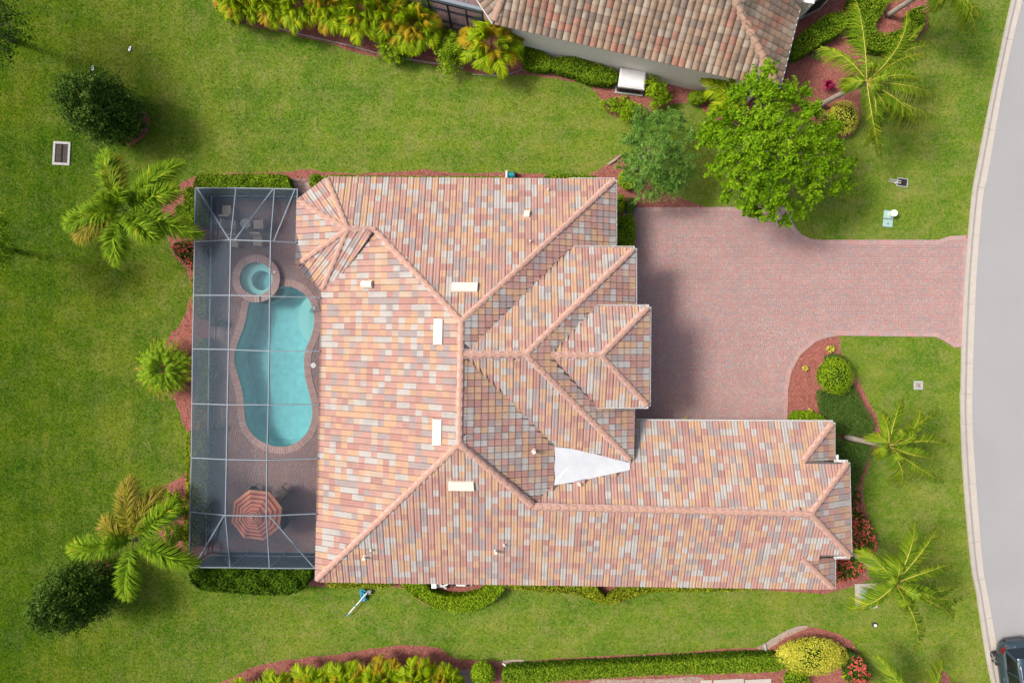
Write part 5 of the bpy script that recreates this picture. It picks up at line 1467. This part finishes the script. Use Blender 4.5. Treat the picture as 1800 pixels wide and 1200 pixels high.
# front bed
shrub('round_shrub', 'large clipped round shrub in the curved front bed', 1467, 660, 33, 1.5, G['bright'], 4200, 0.065, 0.04, lumps=7)
hedge('juniper', 'spreading dark green juniper below the round shrub', [(1441, 686), (1470, 690), (1497, 672), (1512, 698), (1528, 724), (1538, 745), (1534, 764), (1500, 766), (1468, 762), (1462, 742), (1446, 722)], 0.45, G['olive'], 1300, 0.10, 0.02, bumps=.12, cat='ground cover')
hedge('juniper', 'spreading juniper between the leaning palm trunk and the garage corner', [(1466, 772), (1500, 778), (1534, 786), (1530, 806), (1520, 826), (1514, 850), (1496, 862), (1470, 850), (1466, 810)], 0.45, G['olive'], 1300, 0.10, 0.02, bumps=.12, cat='ground cover')
hedge('juniper', 'small juniper patch behind the round shrub at the lawn edge', [(1456, 628), (1472, 622), (1488, 630), (1494, 648), (1480, 645), (1460, 640)], 0.5, G['olive'], 1300, 0.10, 0.02, bumps=.1, cat='ground cover')
hedge('clipped_hedge', 'small clipped shrub at the upper garage eave', [(1400, 728), (1425, 724), (1448, 732), (1452, 752), (1400, 752)], 0.8, G['bright'], 1100, cat='shrub')
def tuft(label, px, py, mat, r=0.22, n=16, name='bedding_plant', cat='plant', group=None, h=0.3):
    c = W(px, py, 0.0); t = thing(name, label, cat, (c.x, c.y, 0), group)
    P = []; 
    mb = MB(); V = []; F = []; R = []
    for i in range(n):
        a = i * 2.39996; rr = r * random.uniform(0.5, 1.1); wd = random.uniform(0.03, 0.05)
        dx, dy = math.cos(a), math.sin(a); k = len(V)
        V += [(c.x, c.y, 0.02), (c.x + dx * rr * .55 - dy * wd, c.y + dy * rr * .55 + dx * wd, h), (c.x + dx * rr, c.y + dy * rr, h * random.uniform(.5, 1)), (c.x + dx * rr * .55 + dy * wd, c.y + dy * rr * .55 - dx * wd, h)]
        F.append((k, k + 3, k + 2, k + 1)); R += [random.random()] * 4
    npobj('leaves', V, F, mat, t, rnd=R)
    return t
GY = 'small yellow plants in the front bed'
tuft('small yellow-leaved plant at the top of the curved front bed', 1457, 613, G['croton'], 0.28, 22, group=GY)
tuft('small yellow-leaved plant beside the driveway curve', 1412, 647, G['croton'], 0.22, 18, group=GY)
tuft('small yellow-leaved plant beside the clipped shrub at the garage eave', 1421, 720, G['croton'], 0.15, 12, group=GY)
tuft('small yellow weed on the driveway by the garage', 1205, 737, G['croton'], 0.2, 14)
hedge('ixora_shrub', 'red-flowered shrub in front of the garage end wall', [(1494, 895), (1508, 890), (1524, 912), (1536, 938), (1540, 958), (1528, 974), (1500, 970), (1492, 940)], 0.8, G['dark'], 900, flowers=G['red'], cat='shrub', fl_n=50, bumps=.15)
hedge('ixora_shrub', 'red-flowered shrub below the garage end wall beside the concrete pad', [(1466, 982), (1496, 982), (1518, 992), (1512, 1010), (1490, 1022), (1466, 1020)], 0.8, G['dark'], 900, flowers=G['red'], cat='shrub', fl_n=60, bumps=.15)
hedge('low_shrub', 'sparse dark shrub beside the garage wall above the red flowers', [(1494, 862), (1512, 864), (1516, 885), (1494, 888)], 0.5, G['dark'], 500, flowers=G['red'], fl_n=10, cat='shrub', bumps=.15)
# bottom bed
shrub('yellow_croton', 'large oval yellow-leaved bush in the bottom bed', 1427, 1152, 63, 1.3, G['croton'], 6500, 0.085, 0.06, lumps=9, ry=34)
hedge('ixora_shrub', 'red-flowered shrub right of the large yellow bush', [(1492, 1158), (1506, 1150), (1522, 1170), (1532, 1200), (1500, 1205), (1490, 1180)], 0.8, G['dark'], 900, flowers=G['red'], cat='shrub', fl_n=60, bumps=.15)
tuft('spiky green plant between the yellow bush and the red flowers', 1484, 1182, G['areca'], 0.4, 18, h=0.4)
shrub('round_shrub', 'round green shrub between the bottom palms and the long clipped hedge', 848, 1184, 22, 1.2, G['bright'], 2200, 0.10, 0.055)
hedge('clipped_hedge', 'long clipped hedge along the bottom edge', [(888, 1180), (940, 1176), (1000, 1172), (1180, 1164), (1364, 1155), (1368, 1180), (1180, 1186), (1000, 1196), (920, 1204), (888, 1206)], 0.9, G['hedge'], 1100, bumps=.06)
shrub('leafy_shrub', 'green shrub at the bottom edge below the large yellow bush', 1400, 1196, 24, 1.0, G['bright'], 1800)
# top: neighbour's bed
def loose(name, label, px, py, rpx, h, mat, n, ln=0.10, wd=0.06, ry=None, k=9):
    cl = cluster(px, py, rpx * .75, (ry or rpx) * .75, k, h * 0.45, h * 0.85, rpx * K * .32, rpx * K * .5)
    g = (H - h * .6) / H
    return tree(name, label, ((px - 900) * g + 900, (py - 600) * g + 600), (px, py), h * .8, cl, mat, n, ln, wd, 0.035, cat='shrub', up=-0.4, bark=M['twig'], twig=0.13)
loose('leafy_shrub', 'bright green shrub between the browning palm and the cage', 302, 886, 28, 1.3, G['bright'], 3000, 0.09, 0.055, ry=36)
loose('leafy_shrub', 'small green shrub below the bright green one beside the cage', 306, 938, 24, 1.1, G['hedge'], 2000, 0.09, 0.055)
shrub('orange_shrub', 'orange-flowered shrub at the left end of the top palm row', 402, 10, 27, 1.1, G['hedge'], 2200, flowers=G['orange'], fl_n=90)
loose('leafy_shrub', 'light green loose shrub between the feathery palms in front of the dark enclosure', 795, 84, 42, 1.7, G['bright'], 4200)
loose('leafy_shrub', 'light green trailing shrub below the tall feathery palms at the lawn edge', 692, 88, 36, 1.5, G['bright'], 3000, ry=24)
hedge('clipped_hedge', 'dark clipped hedge left half along the neighbouring wall', [(918, 84), (940, 84), (966, 100), (968, 120), (940, 120), (920, 112)], 0.7, G['hedge'], 1000)
hedge('clipped_hedge', 'long clipped hedge right half along the neighbouring wall, beside the generator', [(969, 104), (1000, 99), (1040, 108), (1080, 122), (1086, 132), (1082, 143), (1048, 144), (1010, 130), (970, 119)], 0.8, G['hedge'], 1100)
loose('leafy_shrub', 'small shrub at the lower left of the generator', 1073, 184, 18, 0.9, G['bright'], 1500, 0.09, 0.055, k=6)
loose('leafy_shrub', 'wide low shrub directly below the generator', 1106, 192, 27, 0.9, G['bright'], 2600, 0.09, 0.055, ry=17)
loose('leafy_shrub', 'taller glossy shrub right of the generator', 1154, 164, 25, 1.6, G['bright'], 3400, 0.10, 0.06, ry=32)
shrub('round_shrub', 'rounded shrub against the neighbouring wall left of the young palm', 1227, 172, 19, 0.9, G['hedge'], 1700, ry=13)
hedge('leafy_hedge', 'broad dark hedge beside the neighbouring house at the upper right', [(1394, 96), (1400, 72), (1425, 46), (1455, 26), (1482, 20), (1492, 40), (1476, 58), (1445, 74), (1412, 95)], 0.9, G['hedge'], 800, bumps=.12)
hedge('leafy_hedge', 'broad dark ground hedge behind the leaning palm at the top edge', [(1500, -10), (1560, -10), (1556, 18), (1540, 40), (1545, 55), (1570, 56), (1600, 40), (1600, 20), (1625, 10), (1630, 38), (1610, 62), (1585, 80), (1548, 88), (1512, 74), (1498, 40)], 0.7, G['hedge'], 700, bumps=.12)
shrub('yellow_croton', 'yellow-variegated bush under the leaning coconut palm', 1482, 208, 28, 1.1, G['croton'], 2600, 0.08, 0.045, ry=31)
tuft('crimson-leaved plant in the red mulch beside the palm trunk', 1451, 154, G['ti'], 0.42, 24, name='ti_plant', h=0.5)
tuft('sparse thin green plant in the mulch beside the neighbouring roof', 1428, 102, G['olive'], 0.4, 14, h=0.5)
# plants inside the cage
for px, py, mt, r, lab in ((384, 751, G['dark'], 0.40, 'dark spiky plant on the pool deck behind the screen'), (381, 658, G['yhedge'], 0.28, 'small pale plant on the pool deck behind the screen'), (388, 568, G['dark'], 0.5, 'dark bushy plant on the pool deck near the spa')):
    tuft(lab, px, py, mt, r, 30, name='deck_plant', h=0.5)

# ------------------------------------------------------------------ things on the lawns
def slab_frame(mb, c, sx, sy, h, bw, rz=0.0, m=0):
    R = Matrix.Rotation(rz, 3, 'Z')
    for dx, dy, ax, ay in ((0, sy / 2 - bw / 2, sx, bw), (0, -sy / 2 + bw / 2, sx, bw), (sx / 2 - bw / 2, 0, bw, sy - 2 * bw), (-sx / 2 + bw / 2, 0, bw, sy - 2 * bw)):
        mb.bbox(c + R @ Vector((dx, dy, h / 2)), (ax, ay, h), rz, 0.015, m)
o = thing('storm_drain', 'rusty storm drain grate in a pale concrete frame on the left lawn', 'storm drain', W(109, 270))
c = W(109, 270); mb = MB(); slab_frame(mb, c, 0.92, 1.24, 0.06, 0.13, math.radians(-3)); mb.build('frame', M['concrete_grey'], o)
mb = MB(); mb.box(c + Vector((0, 0, 0.008)), (0.68, 1.0, 0.012), math.radians(-3)); mb.build('pit', M['black'], o)
for i in range(15):
    R = Matrix.Rotation(math.radians(-3), 3, 'Z')
    mb = MB(); mb.box(c + R @ Vector((0, -0.455 + i * 0.065, 0.035)), (0.66, 0.028, 0.03), math.radians(-3)); mb.build('bar', M['rust'], o)
mb = MB(); mb.box(c + Vector((0, 0, 0.052)), (0.045, 0.98, 0.012), math.radians(-3)); mb.build('rib', M['rust'], o)

o = thing('generator', 'pale grey standby generator cabinet on a dark base in red mulch', 'generator', W(1108, 150))
c = W(1107, 150); rz = math.radians(-7)
mb = MB(); mb.bbox(c + Vector((0, 0, 0.06)), (1.50, 1.08, 0.12), rz, 0.02); mb.build('pad', M['concrete_grey'], o)
mb = MB(); mb.bbox(c + Vector((0, 0, 0.40)), (1.34, 0.92, 0.56), rz, 0.02); mb.build('cabinet', M['dark_frame'], o)
mb = MB(); mb.bbox(c + Vector((0, 0.02, 0.80)), (1.38, 0.98, 0.24), rz, 0.09); mb.build('lid', M['white'], o)
for k in range(5):
    R = Matrix.Rotation(rz, 3, 'Z'); mb = MB(); mb.box(c + R @ Vector((0, -0.465, 0.25 + 0.07 * k)), (1.1, 0.02, 0.03), rz); mb.build('louvre', M['black'], o)

o = thing('utility_pedestal', 'pale green utility pedestal on a blue-green pad near the driveway', 'utility box', W(1560, 387))
rz = math.radians(-6); c = W(1561, 385); R = Matrix.Rotation(rz, 3, 'Z')
mb = MB(); mb.bbox(c + R @ Vector((0, 0.22, 0.04)), (0.52, 0.44, 0.08), rz, 0.02); mb.bbox(c + R @ Vector((0, -0.23, 0.04)), (0.50, 0.40, 0.08), rz, 0.02); mb.build('pad', M['util_green'], o)
mb = MB(); mb.lathe(c + R @ Vector((0.07, 0.24, 0.08)), [(0.17, 0), (0.16, 0.22), (0.185, 0.24), (0.185, 0.36), (0.16, 0.40)], 14); mb.build('pedestal', M['pale_green'], o)
mb = MB(); mb.lathe(c + R @ Vector((-0.02, -0.26, 0.08)), [(0.035, 0), (0.035, 0.01)], 8); mb.build('lock_hole', M['black'], o)

o = thing('valve_box', 'open dark valve box with grey pipes on the right lawn', 'valve box', W(1582, 321))
c = W(1586, 321); rz = math.radians(-8); R = Matrix.Rotation(rz, 3, 'Z')
mb = MB(); slab_frame(mb, c, 0.58, 0.46, 0.05, 0.05, rz); mb.build('rim', M['concrete_grey'], o)
mb = MB(); mb.box(c + Vector((0, 0, 0.012)), (0.5, 0.38, 0.01), rz); mb.build('pit', M['black'], o)
mb = MB(); mb.lathe(c + Vector((0, 0, 0.015)), [(0.09, 0), (0.09, 0.05), (0.05, 0.06)], 12); mb.build('meter', M['rust'], o)
for dy in (0.05, -0.06):
    mb = MB(); mb.tube([c + R @ Vector((-0.1, dy, 0.05)), c + R @ Vector((-0.75, dy + .02, 0.05))], 0.035, 8); mb.build('pipe', M['concrete_grey'], o)
mb = MB(); mb.tube([c + R @ Vector((-0.30, -.02, 0.08)), c + R @ Vector((-0.42, -.12, 0.08))], 0.03, 6); mb.build('handle', M['white'], o)

o = thing('drain_cover', 'small square concrete drain cover on the front lawn', 'drain cover', W(1614, 677))
c = W(1614, 677); mb = MB(); slab_frame(mb, c, 0.48, 0.46, 0.04, 0.11); mb.build('frame', M['concrete_grey'], o)
mb = MB(); mb.box(c + Vector((0, 0, 0.02)), (0.26, 0.24, 0.02)); mb.build('lid', M['joint'], o)
mb = MB(); mb.tube([c + Vector((-.06, .05, .035)), c + Vector((.02, .02, .05)), c + Vector((.06, -.06, .035))], 0.012, 5); mb.build('handle', M['rust'], o)

o = thing('equipment_pad', 'square beige concrete pad with a blue-grey inset under the large front palm', 'concrete pad', W(1521, 1045))
c = W(1522, 1046); mb = MB(); slab_frame(mb, c, 1.15, 1.30, 0.09, 0.30, math.radians(2)); mb.build('frame', M['concrete'], o)
mb = MB(); mb.box(c + Vector((0.0, 0, 0.035)), (0.58, 0.74, 0.03), math.radians(2)); mb.build('inset', M['util_green'], o)

o = thing('garden_light', 'small white globe on the lawn below the large front palm', 'garden light', W(1537, 1097))
c = W(1537, 1097); mb = MB(); mb.lathe(c, [(0.13, 0.0), (0.13, 0.05), (0.11, 0.06)], 14); mb.build('collar', M['black'], o)
mb = MB(); mb.lathe(c + Vector((0, 0, 0.05)), [(0.05, 0), (0.075, 0.02), (0.085, 0.07), (0.065, 0.12), (0.02, 0.14)], 14); mb.build('globe', M['white'], o, smooth=True)

# teal hand tool with a long pole, lying below the house
o = thing('yard_tool', 'teal box-shaped tool with a grey coil and a long white pole on the lawn', 'yard tool', W(640, 1045))
c = W(639, 1043)
mb = MB(); q = [W(634, 1034, 0), W(640, 1037, 0), W(645, 1042, 0), W(643, 1053, 0), W(637, 1053, 0)]
mb.add([(p.x, p.y, z) for z in (0.03, 0.26) for p in q], [(5, 6, 7, 8, 9)[::-1]] + [(i, 5 + i, 5 + (i + 1) % 5, (i + 1) % 5)[::-1] for i in range(5)]); mb.build('body', M['blue'], o)
mb = MB(); mb.bar(W(634, 1034, .27), W(636, 1049, .27), 0.07, 0.05); mb.bar(W(634, 1034.5, .28), W(643, 1039, .28), 0.07, 0.05); mb.build('side_guard', M['teal'], o)
mb = MB()
for k in range(5): 
    cc = W(647, 1040, 0.14); mb.tube([cc + Vector((k * 0.05 - 0.05, 0.11 * math.cos(a), 0.11 * math.sin(a))) for a in [i * 0.6283 for i in range(11)]], 0.02, 6)
mb.build('coil', M['concrete_grey'], o)
mb = MB(); mb.tube([W(645, 1041.5, 0.32), W(626, 1063, 0.30)], 0.028, 8); mb.tube([W(624, 1065.5, 0.3), W(613, 1078, 0.28)], 0.028, 8); mb.build('pole', M['white'], o)
mb = MB(); mb.tube([W(626, 1063, 0.30), W(624, 1065.5, 0.3)], 0.032, 8); mb.tube([W(613, 1078, .28), W(609, 1083, .26)], 0.03, 8); mb.build('grip', M['blue'], o)
mb = MB(); mb.tube([W(641, 1046, 0.05), W(643, 1052, 0.1), W(645, 1053, 0.12)], 0.035, 6); mb.build('bracket', M['white'], o)

o = thing('hose_reel', 'teal hose reel with a white side plate beside the upper house wall', 'hose reel', W(896, 308))
mb = MB(); mb.bbox(W(890.5, 308, 0.25), (0.10, 0.40, 0.5), 0, 0.02); mb.build('side_plate', M['white'], o)
mb = MB(); c = W(898, 308, 0.28); mb.tube([c + Vector((-.16, 0, 0)), c + Vector((.16, 0, 0))], 0.15, 14); mb.build('drum', M['teal'], o)
mb = MB(); mb.bbox(W(905, 308, 0.25), (0.05, 0.34, 0.5), 0, 0.015); mb.build('side_plate', M['dark_frame'], o)
mb = MB(); mb.tube([W(905, 303, .3), W(908, 304, .3), W(909, 310, .1)], 0.02, 6); mb.build('crank', M['black'], o)

# pool pipes and pumps half under the south eave
o = thing('pool_equipment', 'white pool pipes and dark pumps inside the crescent hedge', 'pool equipment', W(795, 1018))
def pp(pts, r=0.05, nm='pipe', m='white'):
    mb = MB(); mb.tube([W(*p) for p in pts], r, 8); mb.build(nm, M[m], o)
mb = MB(); mb.bbox(W(764, 1022, .3), (0.28, 0.5, 0.6), 0, .02); mb.build('filter_box', M['white'], o)
pp([(758, 1029, .30), (775, 1030, .30), (786, 1027, .32), (792, 1018, .35), (792, 1005, .4)]); pp([(768, 1024, .4), (782, 1031, .3)], 0.06); pp([(781, 1032, .2), (785, 1032, .2)], 0.07)
pp([(803, 1028, .35), (818, 1028.5, .35)]); pp([(803, 1028, .35), (806, 1015, .4)]); pp([(818, 1028, .3), (825, 1014, .4)]); pp([(829, 1028, .1), (829, 1016, .5)]); pp([(775, 1020, .5), (777, 1000, .5)])
for px in (796, 821):
    mb = MB(); c = W(px, 1022, 0.22); mb.tube([c + Vector((0, -.2, 0)), c + Vector((0, .3, 0))], 0.13, 12); mb.build('pump', M['dark_frame'], o)

# hoses, scraps, edging pipes
o = thing('garden_hose', 'thin grey-green hose lying in the mulch along the neighbouring hedge', 'hose', W(960, 126))
mb = MB(); mb.tube(smooth_loop([W(x, y, 0.05) for x, y in ((830, 131), (880, 133), (915, 124), (940, 119), (960, 122), (975, 127), (1000, 127), (1020, 130), (1050, 138), (1075, 142))], 5, False), 0.022, 6); mb.build('tube', M['hose'], o, smooth=True)
o = thing('bed_edging', 'thin grey plastic edging strip along the feathery palms at the top', 'edging', W(600, 80))
mb = MB(); pts = smooth_loop([W(x, y, 0.04) for x, y in ((482, 47), (510, 56), (560, 68), (620, 82), (680, 98), (740, 108), (800, 117), (815, 120))], 4, False)
for i in range(len(pts) - 1): mb.bar(pts[i], pts[i + 1], 0.03, 0.09)
mb.build('strip', M['concrete_grey'], o)
for px, py, rz, lab in ((228, 86, 70, 'scrap of white paper on the upper left lawn, the higher one'), (163, 120, 85, 'scrap of white paper just above the dark oval tree at the upper left')):
    mb = MB(); c = W(px, py, 0.05); a = math.radians(rz); u = Vector((math.cos(a), math.sin(a), 0)); v_ = Vector((-u.y, u.x, 0))
    mb.add([c - u * .14 - v_ * .05, c - u * .02 - v_ * .07, c + u * .14 - v_ * .04 + Vector((0, 0, .03)), c + u * .12 + v_ * .05, c + v_ * .04 + Vector((0, 0, .05)), c - u * .12 + v_ * .06], [(0, 1, 4, 5), (1, 2, 3, 4)])
    tag(mb.build('paper_scrap', M['white']), lab, 'litter')
o = thing('drain_pipe', 'short grey drain pipe in the mulch left of the large yellow bush', 'pipe', W(1347, 1142))
mb = MB(); mb.tube([W(1344, 1130, .06), W(1346, 1140, .08), W(1349, 1152, .08)], 0.055, 8); mb.build('tube', M['concrete_grey'], o)
o = thing('drain_pipe', 'white curved pipe end beside the round shrub in the bottom bed', 'pipe', W(888, 1170))
mb = MB(); mb.tube([W(883, 1165, .06), W(888, 1168, .1), W(891, 1176, .08)], 0.05, 8); mb.build('tube', M['white'], o)
M['dry_mulch'] = plain('dry_mulch', (0.26, 0.21, 0.175), 0.95, bump=0.8, bscale=22, var=0.3)
DRYP = wob([(1330, 1139), (1345, 1130), (1362, 1118), (1385, 1106), (1408, 1099), (1420, 1101), (1400, 1111), (1378, 1122), (1360, 1134), (1345, 1141)], 3, 0.03)
sheet('bare_soil', DRYP, 0.022, M['dry_mulch'])
sheet('bare_soil', wob([(1040, 1196), (1100, 1193), (1180, 1191), (1235, 1190), (1230, 1215), (1040, 1220)], 3, 0.04), 0.023, M['dry_mulch'])
sheet('bare_soil', wob([(884, 1160), (905, 1158), (925, 1161), (920, 1168), (890, 1169)], 3, 0.03), 0.0235, M['dry_mulch'])
o = thing('pavement_slab', 'pale concrete slab at the bottom edge below the long clipped hedge', 'concrete slab', W(1300, 1200))
for x0, x1 in ((1232, 1252), (1255, 1308), (1310, 1356)):
    mb = MB(); a, b = W(x0, 1197), W(x1, 1191 if x1 > 1300 else 1194); mb.bbox(((a.x + b.x) / 2, (a.y + b.y) / 2 - .55, 0.03), (b.x - a.x, 1.2, 0.06), 0.05, 0.01); mb.build('slab', M['concrete'], o)
sheet('side_path', WL([(800, 1176), (830, 1174), (832, 1240), (800, 1240)]), 0.022, M['sand'])
pavers('side_path_pavers', WL([(801, 1177), (829, 1175), (831, 1230), (801, 1230)]), 0.02, 0.03, M['deck_paver'])
sheet('gate_path', WL([(507, 314), (546, 314), (546, 352), (507, 352)]), 0.024, M['sand'])
pavers('gate_path_pavers', WL([(508, 315), (545, 315), (545, 348), (508, 348)]), 0.02, 0.03, M['paver'], row=0.2, widths=(0.2, 0.3))
o = thing('log_edge', 'bare grey branch end at the mulch corner left of the fine-leaved tree', 'branch', W(1078, 283))
mb = MB(); mb.tube([W(1068, 290, .04), W(1080, 282, .10), W(1092, 272, .06)], [.05, .07, .03], 7); mb.build('wood', M['palm_bark'], o)

# ------------------------------------------------------------------ parked car at the lower right
car = thing('parked_car', 'dark blue-grey SUV parked at the kerb, cut off by the lower right corner', 'car', (25.9, -17.6, 0.012))
M['paint'] = plain('car_paint', (0.055, 0.085, 0.11), 0.18, metal=0.6, spec=0.7, var=0.02)
M['cargloss'] = plain('car_glass', (0.006, 0.008, 0.010), 0.05, spec=0.8, var=0.0)
M['tail'] = plain('tail_lamp', (0.12, 0.005, 0.008), 0.15, spec=0.7)
ang = math.radians(7.5); fw = Vector((math.sin(ang), -math.cos(ang), 0)); lf = Vector((-fw.y, fw.x, 0)) * -1   # fw: towards the bonnet; lf: towards the kerb
ORG = Vector((26.05, -15.50, 0.012))
def cp(s, x, z): return ORG + fw * s + lf * x + Vector((0, 0, z))
ST = [(-0.06, .40, .46, .80), (0.0, .60, .42, .90), (0.10, .76, .38, .97), (0.28, .88, .34, 1.0), (0.6, .94, .30, 1.03), (1.6, .96, .30, 1.02), (2.8, .96, .30, 1.0), (3.3, .95, .30, 1.0), (4.0, .92, .32, .92), (4.45, .82, .36, .82), (4.62, .6, .42, .72)]
V = []; F = []
for s, w, zb, zt in ST:
    for sx in (1, -1):
        pr = [(w * .90, zb), (w, zb + .18), (w * 1.0, zb + .40), (w * .965, zt - .12), (w * .86, zt), (w * .45, zt + .03)]
        for x, z in (pr if sx == 1 else [(-a, b) for a, b in pr[::-1]]): V.append(cp(s, x, z))
m = 12
for i in range(len(ST) - 1):
    for j in range(m):
        F.append((i * m + j, (i + 1) * m + j, (i + 1) * m + (j + 1) % m, i * m + (j + 1) % m))
F += [tuple(range(m)), tuple(range((len(ST) - 1) * m, len(ST) * m))[::-1]]
obj('body', V, F, M['paint'], car, smooth=True)
mb = MB()
g0 = [(0.14, .80, 1.0), (3.35, .82, 1.0)]; 
lower = [cp(.16, .80, .99), cp(1.3, .88, 1.01), cp(3.3, .84, .99), cp(3.3, -.84, .99), cp(1.3, -.88, 1.01), cp(.16, -.80, .99)]
upper = [cp(.62, .60, 1.56), cp(1.3, .65, 1.62), cp(2.45, .60, 1.58), cp(2.45, -.60, 1.58), cp(1.3, -.65, 1.62), cp(.62, -.60, 1.56)]
mb.add(lower + upper, [(i, (i + 1) % 6, 6 + (i + 1) % 6, 6 + i) for i in range(6)] + [tuple(range(6, 12))])
mb.build('windows', M['cargloss'], car)
mb = MB(); up2 = [cp(.44, .62, 1.575), cp(.8, .665, 1.615), cp(1.5, .675, 1.66), cp(2.5, .62, 1.60)]; 
rows_ = []
for s, w, z in ((.42, .60, 1.57), (.62, .66, 1.60), (1.0, .68, 1.64), (1.6, .68, 1.67), (2.2, .66, 1.65), (2.52, .62, 1.59)):
    rows_.append([cp(s, w, z - .06), cp(s, w * .95, z - .01), cp(s, w * .5, z + .025), cp(s, -w * .5, z + .025), cp(s, -w * .95, z - .01), cp(s, -w, z - .06)])
mb.add([p for r in rows_ for p in r], [(i * 6 + j, (i + 1) * 6 + j, (i + 1) * 6 + j + 1, i * 6 + j + 1) for i in range(5) for j in range(5)])
mb.build('roof', M['paint'], car, smooth=True)
for sx in (1, -1):
    for a, b, w_ in ((cp(.18, sx * .82, 1.0), cp(.60, sx * .635, 1.57), .16), (cp(1.25, sx * .885, 1.01), cp(1.35, sx * .67, 1.61), .07), (cp(2.2, sx * .87, 1.0), cp(2.05, sx * .66, 1.6), .07), (cp(3.28, sx * .85, 1.0), cp(2.45, sx * .62, 1.58), .09)):
        mb = MB(); mb.bar(a, b, w_, .05, up=lf); mb.build('pillar', M['paint'], car)
    mb = MB(); mb.bar(cp(.35, sx * .855, 1.02), cp(3.2, sx * .865, 1.01), .025, .03); mb.build('window_trim', M['steel'], car)
    mb = MB(); mb.tube([cp(.75, sx * .60, 1.68), cp(.9, sx * .60, 1.72), cp(2.2, sx * .58, 1.72), cp(2.35, sx * .57, 1.67)], .022, 6); mb.build('roof_rail', M['steel'], car)
    for s in (1.75, 2.75):
        mb = MB(); mb.bar(cp(s - .1, sx * .975, .88), cp(s + .1, sx * .975, .88), .035, .03); mb.build('door_handle', M['steel'], car)
    mb = MB(); mb.add([cp(.10, sx * .62, .80), cp(.16, sx * .86, .80), cp(.42, sx * .945, .84), cp(.42, sx * .90, .97), cp(.17, sx * .80, 1.005), cp(.08, sx * .60, .99)], [(0, 1, 4, 5), (1, 2, 3, 4)]); 
    mb.V = [v + Vector((0, 0, .012)) - fw * .012 + lf * sx * .015 for v in mb.V]; mb.build('tail_lamp', M['tail'], car)
    mb = MB(); mb.bbox(cp(3.0, sx * 1.06, 1.02), (.20, .14, .14), ang, .03); mb.build('mirror', M['paint'], car)
    mb = MB(); mb.add([cp(4.2, sx * .60, .86), cp(4.3, sx * .86, .80), cp(4.0, sx * .92, .86), cp(3.9, sx * .75, .95)], [(0, 1, 2, 3)]); mb.V = [v + Vector((0, 0, .02)) + fw * .02 for v in mb.V]; mb.build('headlight', M['steel'], car)
    for s in (.92, 3.72):
        c = cp(s, sx * .88, .345); 
        mb = MB(); mb.tube([c - lf * sx * .14, c - lf * sx * .10, c + lf * sx * .085, c + lf * sx * .12], [.28, .345, .345, .30], 22); w_ = mb.build('wheel', M['black'], car)
        mb = MB()
        for k in range(5):
            a_ = k * 1.2566; dd = fw * math.cos(a_) + Vector((0, 0, 1)) * math.sin(a_); mb.bar(c + lf * sx * .125 + dd * .03, c + lf * sx * .125 + dd * .25, .07, .02, up=lf)
        mb.build('rim', M['steel'], w_)
mb = MB(); mb.bar(cp(1.35, -.6, 1.735), cp(1.35, .6, 1.735), .07, .05); mb.build('cross_bar', M['black'], car)
mb = MB(); mb.bar(cp(.02, -.5, .50), cp(.02, .5, .50), .14, .2); mb.build('bumper', M['black'], car)
mb = MB(); mb.bar(cp(.015, -.28, .78), cp(.015, .28, .78), .02, .12); mb.build('number_plate', M['white'], car)
mb = MB(); mb.lathe(cp(.10, 0.28, 1.0), [(.05, 0), (.05, .02)], 10); mb.build('emblem', M['steel'], car)
